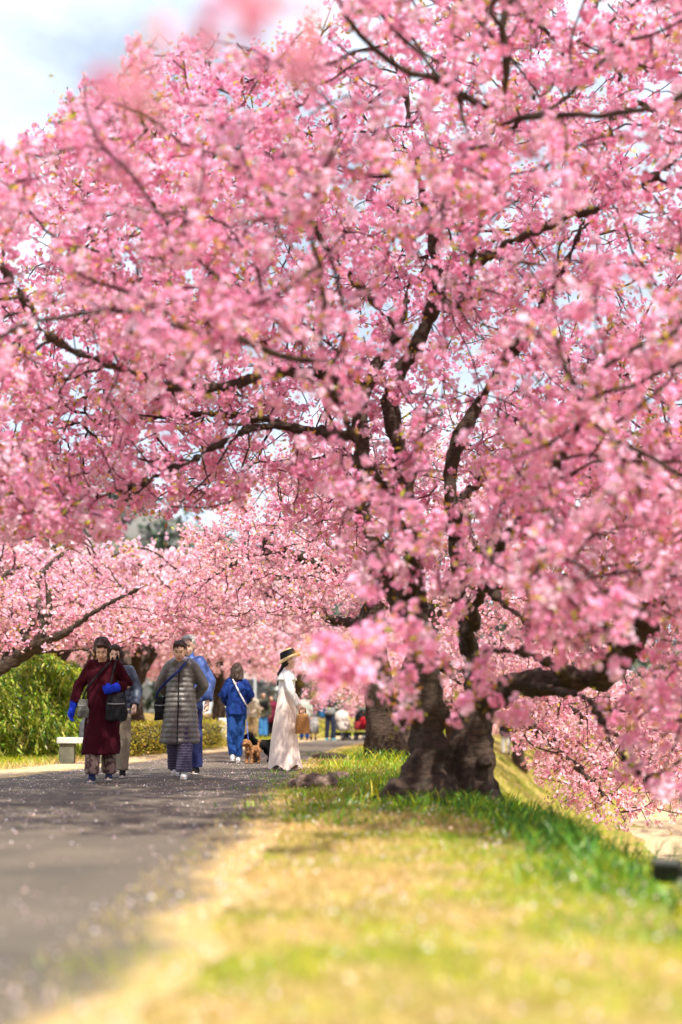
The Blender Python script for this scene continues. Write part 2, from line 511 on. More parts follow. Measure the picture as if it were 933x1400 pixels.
# ------------------------------------------------------------------ cherry trees
def unit(a): return a / np.maximum(np.linalg.norm(a, axis=-1, keepdims=True), 1e-9)
def frame(d):
    ref = np.where(np.abs(d[:, 1:2]) > 0.9, np.array([[1.0, 0, 0]]), np.array([[0.15, 0.95, 0.25]]))
    u = unit(ref - d * (ref * d).sum(1, keepdims=True))
    return u, np.cross(d, u)
def flowers_mesh(C, per, rc, fr, palette, heart, k=5, seed=1, jit=0.12, size=None):
    """C cluster centres; each a loose ball of five-petalled flowers"""
    g = np.random.default_rng(seed)
    cnt = np.maximum(1, g.poisson(per, len(C)))
    ci = np.repeat(np.arange(len(C)), cnt)
    n = len(ci)
    d = unit(g.normal(size=(n, 3)) + np.array([0, 0, -0.1]))
    size = np.ones(len(C)) if size is None else size
    R_ = (rc * size * g.uniform(0.65, 1.35, len(C)))[ci][:, None]
    c = C[ci] + d * R_ * g.uniform(0.45, 1.0, (n, 1))
    nrm = unit(d + g.normal(size=(n, 3)) * 0.45)
    u, w = frame(nrm)
    pal = np.array(palette)
    cb = pal[g.integers(0, len(pal), len(C))] * (1 + g.normal(size=(len(C), 1)) * jit)
    base = np.clip(cb[ci] * (1 + g.normal(size=(n, 1)) * 0.07), 0.02, 0.96)
    r = fr * size[ci][:, None] * g.uniform(0.75, 1.2, (n, 1))
    roll = g.uniform(0, 6.283, n)
    V = np.empty((n, 1 + 2 * k, 3)); CO = np.empty((n, 1 + 2 * k, 3))
    V[:, 0] = c - nrm * r * 0.25
    CO[:, 0] = base * np.array(heart)
    cup = g.uniform(0.0, 0.5, (n, 1)) * r
    hw = 0.58 if k == 5 else 0.62
    for i in range(k):
        for s, sg in ((1, -1), (2, 1)):
            a = roll + 6.283 * i / k + sg * hw * (5 / k)
            V[:, 2 * i + s] = c + (u * np.cos(a)[:, None] + w * np.sin(a)[:, None]) * r + nrm * cup
            CO[:, 2 * i + s] = base
    F = np.concatenate([(np.arange(n) * (1 + 2 * k))[:, None] + np.array([[0, 2 * i + 1, 2 * i + 2]]) for i in range(k)], 0)
    return V.reshape(-1, 3), F, CO.reshape(-1, 3)
def resample(pts, rad, step):
    pts = np.array(pts, float); rad = np.array(rad, float)
    # catmull-rom through the points
    out = []; ro = []
    n = len(pts)
    for i in range(n - 1):
        p0 = pts[max(i - 1, 0)]; p1 = pts[i]; p2 = pts[i + 1]; p3 = pts[min(i + 2, n - 1)]
        m = max(1, int(round(np.linalg.norm(p2 - p1) / step)))
        for j in range(m):
            t = j / m
            out.append(0.5 * (2 * p1 + (p2 - p0) * t + (2 * p0 - 5 * p1 + 4 * p2 - p3) * t * t + (3 * p1 - p0 - 3 * p2 + p3) * t ** 3))
            ro.append(rad[i] + (rad[i + 1] - rad[i]) * t)
    out.append(pts[-1]); ro.append(rad[-1])
    return np.array(out), np.array(ro)
def grow(limbs, attr, step, infl, kill, iters, seed, jitter=0.25, sag=0.0):
    """space colonisation from explicit limbs; returns positions, parents, limb radii (0 for grown wood)"""
    g = np.random.default_rng(seed)
    pos = []; par = []; lr = []
    for pts, rad in limbs:
        q, r = resample(pts, rad, step)
        for k in range(1, len(q) - 1): q[k] += g.normal(size=3) * step * 0.10
        if not pos: last = -1; start = 0
        else:
            A = np.array(pos); last = int(np.argmin(((A - q[0]) ** 2).sum(1))); start = 0
        for k in range(start, len(q)):
            pos.append(q[k]); par.append(last); lr.append(r[k]); last = len(pos) - 1
    n0 = len(pos)
    best = np.full(len(attr), 1e9); bi = np.full(len(attr), -1)
    alive = np.ones(len(attr), bool)
    new = list(range(n0))
    seen = set()
    for it in range(iters):
        kd = kdtree.KDTree(len(new))
        for j in new: kd.insert(pos[j], j)
        kd.balance()
        for a in np.nonzero(alive)[0]:
            co, j, dist = kd.find(attr[a])
            if dist < best[a]: best[a] = dist; bi[a] = j
        alive &= best > kill
        use = np.nonzero(alive & (best < infl))[0]
        if len(use) == 0: break
        acc = {}
        for a in use:
            v = attr[a] - pos[bi[a]]
            v = v / (np.linalg.norm(v) + 1e-9)
            acc[bi[a]] = acc.get(bi[a], 0) + v
        new = []
        for j, v in acc.items():
            v = v / (np.linalg.norm(v) + 1e-9) + g.normal(size=3) * jitter
            if par[j] >= 0:
                w = pos[j] - pos[par[j]]; L = np.linalg.norm(w)
                if L > 1e-6: v = v + 0.55 * w / L
            v[2] -= sag
            v = v / (np.linalg.norm(v) + 1e-9)
            p = pos[j] + v * step
            key = (j, round(float(v[0]), 1), round(float(v[1]), 1), round(float(v[2]), 1))
            if key in seen:
                p = p + g.normal(size=3) * step * 0.4
            seen.add(key)
            pos.append(p); par.append(j); lr.append(0.0); new.append(len(pos) - 1)
        if not new or len(pos) > 60000: break
    return np.array(pos), np.array(par), np.array(lr), n0
def wood_radii(par, lr, tip, expo):
    n = len(par)
    cnt = np.zeros(n); kids = np.zeros(n, int)
    for i in range(n - 1, -1, -1):
        if kids[i] == 0: cnt[i] = 1
        if par[i] >= 0: cnt[par[i]] += cnt[i]; kids[par[i]] += 1
    r = tip * cnt ** expo
    return np.where(lr > 0, np.maximum(lr, 0), r), cnt, kids
def branch_tubes(pos, par, r, sel, k):
    """prisms for the chosen child nodes; rings shared in direction along each run"""
    n = len(pos)
    d = np.zeros((n, 3)); ok = par >= 0
    d[ok] = unit(pos[ok] - pos[par[ok]]); d[~ok] = (0, 0, 1)
    big = np.full(n, -1); br = np.zeros(n)
    for i in range(n):
        p = par[i]
        if p >= 0 and r[i] > br[p]: br[p] = r[i]; big[p] = i
    sm = d.copy()
    has = big >= 0
    sm[has] = unit(d[has] + d[big[has]])
    c = np.nonzero(sel & ok)[0]; p = par[c]
    main = big[p] == c
    dirA = np.where(main[:, None], sm[p], d[c]); rA = np.where(main, np.minimum(r[p], r[c] * 1.6), r[c])
    uA, wA = frame(dirA); uB, wB = frame(sm[c])
    a = np.arange(k) * 2 * math.pi / k
    ca, sa = np.cos(a)[None, :, None], np.sin(a)[None, :, None]
    VA = pos[p][:, None] + (uA[:, None] * ca + wA[:, None] * sa) * rA[:, None, None]
    VB = pos[c][:, None] + (uB[:, None] * ca + wB[:, None] * sa) * r[c][:, None, None]
    V = np.concatenate([VA, VB], 1).reshape(-1, 3)
    b = np.arange(len(c))[:, None] * 2 * k
    F = np.concatenate([b + np.array([[i, (i + 1) % k, k + (i + 1) % k, k + i]]) for i in range(k)], 0)
    return V, F
def merge(parts):
    Vs = []; Fs = []; o = 0
    for V, F in parts:
        Vs.append(V); Fs.append(F + o); o += len(V)
    return np.concatenate(Vs), np.concatenate(Fs)
def cherry(name, label, base, limbs, attr, palette, *, group=None, step=0.14, infl=1.3, kill=0.2, iters=70, seed=1,
           tip=0.0042, expo=0.40, thin=0.016, spur=1.2, per=7, rc=0.058, fr=0.021, k=5, leaf=0.3, leaf_len=0.045,
           keep=None, fill=None, trunk_voxel=0.024, thick=0.028, sag=0.05, heart=(0.88, 0.52, 0.66), leafcols=None, spur_len=(0.04, 0.26), extra=None, lush=None):
    base = np.array(base, float)
    pos, par, lr, n0 = grow(limbs, attr, step, infl, kill, iters, seed, sag=sag)
    if keep is not None:
        grown = np.arange(len(pos)) >= n0
        bad = grown & ~keep(pos, np.random.default_rng(seed))
        # drop pruned wood with everything that grew from it
        for i in range(n0, len(pos)):
            if par[i] >= 0 and bad[par[i]]: bad[i] = True
        remap = np.cumsum(~bad) - 1
        kp = ~bad
        par = np.where(par >= 0, remap[np.maximum(par, 0)], -1)[kp]; pos = pos[kp]; lr = lr[kp]
    r, cnt, kids = wood_radii(par, lr, tip, expo)
    g = np.random.default_rng(seed + 100)
    root = empty(name, tuple(base))
    if label: tag(root, label, 'tree', group)
    # trunk and main limbs: one fused surface
    G = Geo()
    for pts, rad in limbs:
        q, rr = resample(pts, rad, 0.16)
        if max(rr) < thick: continue
        wob = q + g.normal(size=q.shape) * (rr[:, None] * 0.10)
        wob[0] = q[0]
        G.tube([tuple(x - base) for x in wob], list(np.maximum(rr, 0.012) * g.uniform(0.92, 1.1, len(rr))), 12)
    G.skin('trunk', M_bark, root, voxel=trunk_voxel, smooth=3, wrinkle=0.045, wscale=(9, 9, 6), dec=0.5)
    # grown branches
    sel = lr == 0
    fat = sel & (r > 0.012)
    Vb, Fb = merge([branch_tubes(pos - base, par, r, fat, 6), ])
    V2, F2 = branch_tubes(pos - base, par, r, sel & ~fat, 4)
    # flowering spurs on thin wood
    cand = np.nonzero((r < thin) & (par >= 0))[0]
    ns = g.poisson(spur, len(cand)) + (kids[cand] == 0)
    si = np.repeat(cand, ns)
    if fill is not None:
        si = si[g.uniform(size=len(si)) < fill(pos[si])]
    ns = len(si)
    bd = unit(pos[si] - pos[par[si]])
    dd = unit(g.normal(size=(ns, 3)) + 0.5 * bd + np.array([0, 0, -0.05]))
    L = g.uniform(spur_len[0], spur_len[1], (ns, 1)) 
    e0 = pos[si] - bd * step * g.uniform(0, 1, (ns, 1)); e1 = e0 + dd * L
    if keep is not None:
        ok = keep(e1, g); e0 = e0[ok]; e1 = e1[ok]; L = L[ok]; ns = len(e0)
    pp = np.concatenate([e0, e1]); qq = np.concatenate([np.full(ns, -1), np.arange(ns)])
    V3, F3 = branch_tubes(pp - base, qq, np.full(2 * ns, 0.0028 if fr < 0.03 else 0.004), np.arange(2 * ns) >= ns, 3)
    lo = link('limbs', fast_mesh('limbs', *merge([(Vb, Fb)]), smooth=True), M_bark, root); tag(lo, kind='stuff')
    Vt, Ft = merge([(V2, F2), (V3, F3)]) if F2.shape[1] == F3.shape[1] else (V2, F2)
    tw = link('twigs', fast_mesh('twigs', Vt, Ft, smooth=True), M_twig, root); tag(tw, kind='stuff')
    # blossoms
    C = np.concatenate([e1, (e0 + (e1 - e0) * 0.45)[L[:, 0] > 0.15]])
    if extra is not None: C = np.concatenate([extra, C])
    V, F, CO = flowers_mesh(C - base, per, rc, fr, palette, heart, k, seed + 5, 0.07, None if lush is None else lush(C))
    bl = link('blossoms', fast_mesh('blossoms', V, F, CO), M_petal, root); tag(bl, kind='stuff')
    nl = int(len(C) * leaf * 2)
    ci = g.integers(0, max(1, len(C) * 0.6), nl)
    lp_ = C[ci] + g.normal(size=(nl, 3)) * rc * 0.75
    lc = pick(leafcols or [(0.50, 0.38, 0.05), (0.58, 0.36, 0.06), (0.46, 0.20, 0.06), (0.42, 0.42, 0.05)], nl, 0.2)
    V, F, CO = scatter_leaves(lp_ - base, g.uniform(0.6, 1.25, nl) * leaf_len, lc, 2.4)
    lv = link('young_leaves', fast_mesh('young_leaves', V, F, CO), M_young, root); tag(lv, kind='stuff')
    print(name, 'nodes', len(pos), 'clusters', len(C), 'flowers tri', len(bl.data.polygons), 'twig', len(tw.data.polygons))
    return root
def copy_tree(root, loc, rz, sc, label):
    r = root.copy(); col.objects.link(r)
    r.location = loc; r.rotation_euler = (0, 0, rz); r.scale = (sc, sc, sc); r['label'] = label
    for ch in root.children:
        c_ = ch.copy(); col.objects.link(c_); c_.parent = r
    return r
def pl(*a):      # limb from (px, py, distance, radius)
    return [P(x, y, d) for x, y, d, r in a], [r for x, y, d, r in a]

PINK = [(0.95, 0.55, 0.72), (0.93, 0.47, 0.66), (0.95, 0.63, 0.77), (0.90, 0.40, 0.60), (0.96, 0.73, 0.83), (0.94, 0.52, 0.70)]
PEACH = [(0.94, 0.60, 0.68), (0.91, 0.50, 0.60), (0.95, 0.70, 0.75), (0.94, 0.64, 0.62), (0.89, 0.46, 0.58)]

# ---- the big tree on the crest of the bank
D0 = 12.4
base0 = P(612, 1078, D0); base0[2] = -0.04
limbs = [
    pl((590, 1096, 12.4, .300), (586, 1050, 12.4, .220), (584, 1000, 12.4, .165), (584, 930, 12.35, .124), (572, 880, 12.3, .117), (553, 838, 12.3, .107), (530, 790, 12.3, .084),
       (508, 740, 12.3, .077), (499, 690, 12.3, .075), (496, 640, 12.2, .071), (492, 590, 12.2, .067), (500, 540, 12.2, .057), (520, 495, 12.3, .047), (550, 440, 12.5, .034), (560, 380, 12.8, .027)),
    pl((566, 865, 12.3, .101), (568, 800, 12.5, .087), (562, 720, 12.6, .081), (553, 647, 12.6, .077), (540, 590, 12.6, .074), (533, 550, 12.6, .071), (548, 504, 12.6, .067), (577, 453, 12.5, .064), (596, 410, 12.4, .057), (592, 340, 12.4, .040), (572, 230, 12.3, .030), (556, 140, 12.2, .024), (530, 60, 12.1, .017), (500, -30, 12.0, .010)),
    pl((642, 1092, 12.5, .250), (642, 1040, 12.5, .190), (652, 985, 12.45, .148), (672, 950, 12.3, .120), (720, 936, 12.0, .114), (780, 930, 11.6, .107), (845, 908, 11.2, .101), (882, 850, 10.9, .094), (922, 790, 10.6, .081), (975, 735, 10.3, .060), (1060, 690, 10.0, .034)),
    pl((668, 1112, 12.3, .087), (664, 1060, 12.35, .081), (662, 1010, 12.4, .081)),
    pl((655, 965, 12.5, .101), (640, 880, 12.8, .081), (628, 780, 12.9, .074), (620, 690, 12.9, .067), (618, 630, 12.9, .064), (646, 567, 12.9, .059), (674, 521, 12.8, .053), (698, 485, 12.7, .048), (727, 440, 12.5, .041), (770, 370, 12.2, .030), (800, 300, 11.9, .023), (830, 200, 11.6, .017), (850, 80, 11.3, .010)),
    pl((590, 1070, 12.4, .160), (562, 1085, 12.2, .103), (540, 1094, 12.0, .052)),
    pl((600, 1075, 12.3, .160), (600, 1098, 11.9, .095), (592, 1108, 11.5, .043)),
    pl((655, 1075, 12.4, .150), (672, 1100, 12.1, .086), (690, 1118, 11.8, .043)),
    pl((575, 985, 12.4, .08), (563, 980, 12.22, .055), (560, 978, 12.18, .04)),
    pl((655, 1045, 12.4, .10), (664, 1042, 12.22, .06), (666, 1040, 12.15, .04)),
    pl((600, 1030, 12.3, .10), (603, 1026, 12.15, .06), (604, 1024, 12.1, .04)),
    pl((560, 1078, 12.3, .12), (535, 1090, 12.1, .08), (505, 1096, 12.0, .04)),
    # left limbs
    pl((497, 560, 12.2, .053), (447, 513, 12.0, .041), (391, 508, 11.8, .039), (330, 524, 11.5, .038), (278, 531, 11.3, .037), (206, 521, 11.0, .039), (129, 490, 10.7, .037), (80, 468, 10.6, .035), (55, 448, 10.5, .030), (30, 405, 10.4, .023), (0, 365, 10.3, .017), (-60, 330, 10.2, .010)),
    pl((57, 450, 10.5, .027), (62, 418, 10.4, .020), (95, 390, 10.3, .016), (150, 372, 10.2, .010), (200, 350, 10.0, .009)),
    pl((497, 596, 12.2, .053), (440, 592, 12.4, .047), (396, 583, 12.6, .041), (350, 570, 12.8, .037), (262, 567, 13.1, .034), (160, 575, 13.4, .027), (77, 578, 13.6, .020), (-30, 560, 13.8, .012)),
    pl((396, 583, 12.6, .034), (345, 585, 12.3, .031), (290, 614, 11.9, .028), (242, 640, 11.6, .024), (195, 660, 11.3, .022), (139, 678, 11.1, .015), (60, 690, 10.9, .011)),
    pl((498, 530, 12.3, .040), (450, 470, 12.6, .030), (380, 420, 12.9, .023), (300, 360, 13.2, .017), (220, 300, 13.4, .012), (150, 250, 13.5, .009)),
    pl((391, 508, 11.8, .027), (350, 450, 11.3, .023), (310, 390, 10.9, .020), (270, 300, 10.5, .016), (230, 230, 10.2, .012), (160, 180, 10.0, .009)),
    pl((560, 470, 12.4, .034), (500, 400, 12.0, .027), (440, 330, 11.4, .023), (400, 250, 10.9, .017), (350, 170, 10.5, .012), (300, 110, 10.3, .009)),
    pl((617, 590, 12.9, .020), (570, 540, 12.3, .016), (508, 498, 11.7, .014), (450, 470, 11.2, .010)),
    # upper right
    pl((600, 405, 12.4, .047), (640, 370, 12.0, .037), (672, 347, 11.6, .034), (719, 321, 11.2, .031), (787, 295, 10.8, .028), (854, 269, 10.4, .024), (935, 212, 10.0, .017), (1020, 160, 9.6, .010)),
    pl((556, 140, 12.2, .020), (590, 75, 11.9, .016), (630, 24, 11.6, .012), (680, -40, 11.3, .008)),
    pl((592, 330, 12.4, .030), (640, 240, 11.6, .024), (690, 190, 10.9, .019), (740, 120, 10.3, .014), (800, 40, 9.9, .009)),
    pl((646, 567, 12.9, .037), (700, 572, 12.9, .030), (766, 573, 12.8, .028), (798, 530, 12.6, .026), (850, 513, 12.4, .020), (935, 495, 12.0, .014), (1030, 470, 11.7, .009)),
    pl((628, 770, 12.8, .047), (700, 735, 12.2, .034), (800, 742, 11.6, .028), (872, 695, 11.1, .024), (937, 655, 10.7, .017), (1020, 600, 10.3, .010)),
    pl((720, 936, 12.0, .040), (770, 945, 10.9, .030), (803, 956, 10.0, .023), (825, 990, 9.4, .019), (841, 1022, 9.0, .016), (866, 1050, 8.7, .014), (905, 1085, 8.4, .010), (960, 1100, 8.1, .008)),
    # towards the camera
    pl((640, 880, 12.7, .053), (660, 800, 11.7, .040), (690, 740, 10.6, .034), (730, 690, 9.6, .027), (760, 640, 8.7, .019), (800, 560, 7.9, .010)),
    pl((566, 820, 12.4, .047), (560, 740, 11.4, .035), (540, 690, 10.4, .029), (510, 640, 9.5, .023), (470, 570, 8.7, .016), (440, 480, 8.0, .011)),
    pl((660, 800, 11.7, .027), (640, 800, 10.6, .020), (610, 810, 9.6, .015), (580, 820, 8.9, .011)),
    pl((845, 908, 11.2, .053), (830, 860, 10.3, .037), (800, 820, 9.4, .027), (760, 800, 8.6, .019), (720, 790, 8.0, .010)),
    pl((596, 410, 12.4, .040), (620, 420, 11.2, .030), (640, 400, 10.1, .024), (650, 330, 9.2, .019), (670, 230, 8.5, .012), (690, 130, 8.0, .008)),
    pl((660, 800, 11.7, .034), (720, 850, 10.6, .028), (760, 880, 9.7, .021), (780, 920, 9.0, .013)),
    pl((780, 930, 11.6, .043), (740, 900, 10.5, .031), (690, 890, 9.6, .022), (650, 900, 9.0, .014)),
    pl((580, 820, 8.9, .010), (545, 850, 8.0, .010), (500, 885, 7.3, .007), (470, 905, 7.0, .005), (445, 905, 6.9, .003)),
    pl((610, 810, 9.6, .010), (600, 870, 9.0, .009), (585, 920, 8.8, .006), (562, 970, 8.9, .003)),
    pl((650, 900, 9.0, .010), (655, 930, 8.9, .009), (642, 962, 8.9, .005)),
    pl((690, 890, 9.6, .010), (700, 930, 9.1, .009), (706, 972, 8.9, .005)),
    # away from the camera
    pl((562, 720, 12.6, .047), (540, 680, 13.7, .037), (500, 640, 14.7, .028), (440, 600, 15.6, .020), (370, 560, 16.3, .012)),
    pl((620, 690, 12.9, .047), (680, 640, 14.0, .037), (740, 600, 15.0, .028), (820, 560, 15.8, .019), (900, 520, 16.5, .010)),
    pl((577, 453, 12.5, .034), (590, 400, 13.6, .027), (600, 330, 14.6, .020), (610, 250, 15.4, .012)),
]
SKY_TL = [(-400, -45), (465, -45), (450, -10), (420, 45), (330, 52), (250, 48), (185, 62), (160, 98), (95, 118), (70, 160), (38, 168), (15, 195), (-20, 205), (-400, 230)]
def keep_main(p, g):
    x, y = proj(p)
    edge = g.normal(size=len(p)) * 9
    ok = ~inpoly(x + edge, y + edge, SKY_TL)
    # the people, the path and the trunk stay clear, apart from a few low sprays in front
    open_ = inpoly(x, y, [(-200, 735), (120, 745), (250, 700), (330, 690), (430, 745), (470, 800), (500, 870), (545, 885), (552, 1200), (-200, 1200)])
    ok &= ~open_
    trunk = inpoly(x, y, [(552, 885), (612, 900), (640, 985), (690, 1000), (740, 985), (760, 1200), (500, 1200)])
    ok &= ~trunk
    front = inpoly(x, y, [(520, 800), (620, 780), (720, 860), (740, 985), (540, 985)])
    ok &= ~(front & (g.uniform(size=len(p)) < 0.55))
    right = inpoly(x, y, [(690, 985), (800, 960), (860, 1085), (1000, 1100), (1000, 1300), (690, 1300)])
    ok &= ~right
    # the dark limbs read through the blossom: few flowering twigs right along them
    near = np.zeros(len(p), bool)
    for c_, w_ in CORR:
        m_ = (x > c_[:, 0].min() - 30) & (x < c_[:, 0].max() + 30) & (y > c_[:, 1].min() - 30) & (y < c_[:, 1].max() + 30) & ~near
        ii = np.nonzero(m_)[0]
        if len(ii) == 0: continue
        d2 = ((x[ii][:, None] - c_[None, :, 0]) ** 2 + (y[ii][:, None] - c_[None, :, 1]) ** 2)
        near[ii[(d2 < (w_[None, :] + 5) ** 2).any(1)]] = True
    near &= p[:, 1] < 12.6
    ok &= ~(near & (g.uniform(size=len(p)) < np.where(y > 850, 0.80, np.where(x < 480, 0.56, 0.42))))
    return ok
CORR = []
for li in (0, 1, 2, 4, 12, 13, 14, 15, 20, 21):
    q_, r_ = resample(limbs[li][0], limbs[li][1], 0.05)
    u_, v_ = proj(q_)
    o_ = ((v_ < 690) & (r_ > 0.014)) | ((v_ > 860) & (v_ < 1010))
    if o_.any(): CORR.append((np.stack([u_, v_], 1)[o_], (r_ * FPX / 12)[o_]))
g = np.random.default_rng(11)
n = 26000
q = np.stack([g.uniform(-1, 1, n), g.uniform(-1, 1, n), g.uniform(0, 1, n)], 1)
rho = np.hypot(q[:, 0], q[:, 1])
q = q[rho < 1]; rho = rho[rho < 1]
cx, cyy, RR = 0.75, 12.0, 5.9
ax = cx + q[:, 0] * RR; ay = cyy + q[:, 1] * (RR - 0.2) - 1.1 * smooth01(-q[:, 1] * 1.3)
zb = 2.35 - 1.55 * smooth01((ax + 0.15) / 0.8) * smooth01((12.4 - ay) / 2.0 + 0.3) - 0.2 * rho
zt = 3.1 + 5.2 * np.sqrt(np.clip(1 - rho ** 2, 0, 1))
az = zb + (zt - zb) * q[:, 2] ** 0.85
A = np.stack([ax, ay, az], 1)
A = A[zt > zb]
x, y = proj(A)
inside = (x > -110) & (x < 1050) & (y > -130)
pr = np.where(inside, np.where(A[:, 1] < 13.5, 0.68, 0.40), np.where((x > -500) & (x < 1100) & (A[:, 1] < 11), 0.26, 0.10))
A = A[(g.uniform(size=len(A)) < pr) & keep_main(A, g) & (A[:, 1] > np.where(inside, 6.8, 5.2))]  # unseen crown carried nearer the camera, added to shade the path
# low sprays that hang in front of the trunk and near the straw hat
extra = [P(x_, y_, d_) for x_, y_, d_ in [(452, 905, 8.2), (470, 925, 8.3), (440, 880, 8.4), (490, 870, 8.6), (520, 850, 9), (500, 905, 8.6), (565, 965, 9.6), (535, 935, 9.4)]]
def fill_main(p):
    x, y = proj(p)
    inside = (x > -80) & (x < 1015) & (y > -90)
    cl = np.array([noise.noise(Vector((a * 2.3, b * 2.3, c * 2.8))) for a, b, c in p])
    return np.where(inside, np.clip(0.72 + 1.6 * cl, 0.15, 1.0) * np.where(p[:, 1] > 14.3, 0.5, 1), 0.42)
g5 = np.random.default_rng(55)
fp = np.stack([g5.uniform(470, 990, 2600), g5.uniform(620, 950, 2600), g5.uniform(7.8, 11.2, 2600)], 1)
fp = fp[np.array([noise.noise(Vector((a_ * .012, b_ * .016, c_ * .5))) > -0.12 for a_, b_, c_ in fp])]
FA = np.array([P(*v) for v in fp])
FA = FA[keep_main(FA, g5) & (FA[:, 2] > 0.75)]
A = np.concatenate([A, FA[:620]])
fp = np.stack([g5.uniform(-60, 330, 900), g5.uniform(380, 700, 900), g5.uniform(9.5, 15.5, 900)], 1)
fp2 = np.stack([g5.uniform(-60, 300, 420), g5.uniform(610, 750, 420), g5.uniform(9.8, 13.0, 420)], 1); fp = np.concatenate([fp, fp2])
FB = np.array([P(*v) for v in fp]); A = np.concatenate([A, FB[keep_main(FB, g5)]])
print('attractors', len(A))
spr = [(P(452, 908, 6.9), 14, .06), (P(478, 926, 7.0), 12, .05), (P(440, 885, 7.0), 8, .05), (P(500, 880, 7.4), 8, .05), (P(540, 870, 7.8), 10, .06), (P(488, 905, 7.1), 10, .06), (P(575, 880, 8.3), 8, .06),
       (P(562, 975, 8.9), 5, .03), (P(640, 965, 8.9), 7, .05), (P(705, 975, 8.9), 9, .06), (P(660, 930, 8.9), 10, .08), (P(600, 900, 8.8), 10, .08), (P(560, 925, 8.6), 8, .06), (P(530, 945, 9.0), 4, .03)]
EXTRA = np.concatenate([c_ + g5.normal(size=(n_, 3)) * s_ for c_, n_, s_ in spr])
main_tree = cherry('cherry_tree', 'big old cherry tree in full pink bloom, thick double trunk on the crest',
       base0, limbs, A, PINK, seed=3, spur=1.95, extra=EXTRA, keep=keep_main, fill=fill_main, per=8.2, rc=0.061, fr=0.0235, infl=1.5, kill=0.19, step=0.13, leaf=0.68, leaf_len=0.06, tip=0.0056)

# ---- second tree on the crest behind it, with a limb sweeping down over the bank
def dome(cx, cy_, Rh, z0, z1, n, seed, skirt=0.5, low=0.15):
    g = np.random.default_rng(seed)
    q = np.stack([g.uniform(-1, 1, n), g.uniform(-1, 1, n), g.uniform(0, 1, n)], 1)
    rho = np.hypot(q[:, 0], q[:, 1]); q = q[rho < 1]; rho = rho[rho < 1]
    zb = z0 + (0.5 * (1 - rho) - skirt * rho)
    zt = z0 + low + (z1 - z0) * np.sqrt(np.clip(1 - rho ** 2.2, 0, 1))
    z = zb + (zt - zb) * q[:, 2] ** 0.8
    return np.stack([cx + q[:, 0] * Rh, cy_ + q[:, 1] * Rh, z], 1)[zt > zb]
D2 = 25.0
base2 = P(532, 1036, D2); base2[2] = gz1(base2[0], base2[1]) - 0.05
limbs2 = [
    pl((530, 1044, D2, .44), (527, 1020, D2, .36), (522, 980, D2, .30), (516, 930, D2, .27), (508, 880, D2, .24), (505, 850, D2, .22), (515, 815, 25.1, .19), (500, 770, 25.1, .15), (480, 720, 25, .11), (450, 680, 24.8, .08), (400, 640, 24.6, .05)),
    pl((545, 1042, 25.3, .36), (552, 1000, 25.5, .3), (560, 950, 25.7, .26), (575, 890, 25.9, .2), (600, 820, 26, .16), (640, 760, 26.1, .12), (700, 700, 26.2, .08), (760, 640, 26.3, .05)),
    pl((515, 815, 25, .16), (480, 790, 24.6, .14), (430, 768, 24.1, .12), (385, 755, 23.7, .09), (340, 760, 23.4, .06), (290, 790, 23.1, .04)),
    pl((490, 760, 25, .10), (440, 700, 24.4, .08), (400, 712, 23.8, .065), (365, 735, 23.4, .05), (340, 790, 23.1, .035), (300, 830, 22.8, .02)),
    pl((575, 890, 25.9, .16), (640, 930, 24.8, .13), (695, 965, 23.6, .10), (740, 1005, 22.5, .075), (790, 1050, 21.4, .055), (850, 1110, 20.2, .03)),
    pl((640, 930, 24.8, .10), (720, 940, 24, .08), (790, 975, 23, .06), (850, 1010, 22.2, .04), (920, 1060, 21.5, .025)),
    pl((600, 820, 26, .12), (680, 800, 25, .1), (760, 790, 24, .08), (850, 800, 23, .06), (940, 850, 22.3, .035)),
    pl((505, 850, 25, .12), (470, 850, 26, .09), (430, 840, 27, .07), (380, 820, 27.8, .05), (330, 800, 28.5, .03)),
]
A2 = dome(base2[0] + 1.6, 25.0, 5.6, 2.3, 6.0, 4700, 5, 0.3)
g = np.random.default_rng(15)
# the sweeping limb's own sprays, down the bank
ln = np.concatenate([resample(l[0], l[1], 0.15)[0] for l in (limbs2[4], limbs2[5], limbs2[6])])
sp = ln[g.integers(0, len(ln), 2100)] + g.normal(size=(2100, 3)) * np.array([0.75, 0.75, 0.42]) + np.array([0.15, 0, -0.10])
sp = sp[sp[:, 2] > gz(sp[:, 0], sp[:, 1]) + 0.25]
sp = sp[sp[:, 0] > 1.9]
A2 = np.concatenate([A2, sp])
def keep2(p, g):
    x, y = proj(p)
    y = y + g.normal(size=len(p)) * 8
    ok = ~inpoly(x, y, [(-100, 850), (280, 850), (400, 868), (480, 930), (505, 965), (560, 990), (600, 990), (690, 985), (722, 1050), (775, 1108), (860, 1142), (930, 1120), (1100, 1115), (1100, 1300), (-100, 1300)])
    return ok
tree2 = cherry('cherry_tree', 'cherry tree with twin dark trunks behind the big one, limb sweeping low', base2, limbs2, A2, PEACH,
       fill=lambda p: np.where(proj(p)[1] < 600, 0.3, np.where((proj(p)[0] > 480) & (proj(p)[1] < 800), 0.6, 1.0)), seed=9, step=0.22, infl=2.2, kill=0.36, spur=2.1, per=5, rc=0.095, fr=0.034, k=4, keep=keep2, leaf=0.55, leaf_len=0.06, tip=0.006, thin=0.022, spur_len=(0.05, 0.34), trunk_voxel=0.05, sag=0.08)

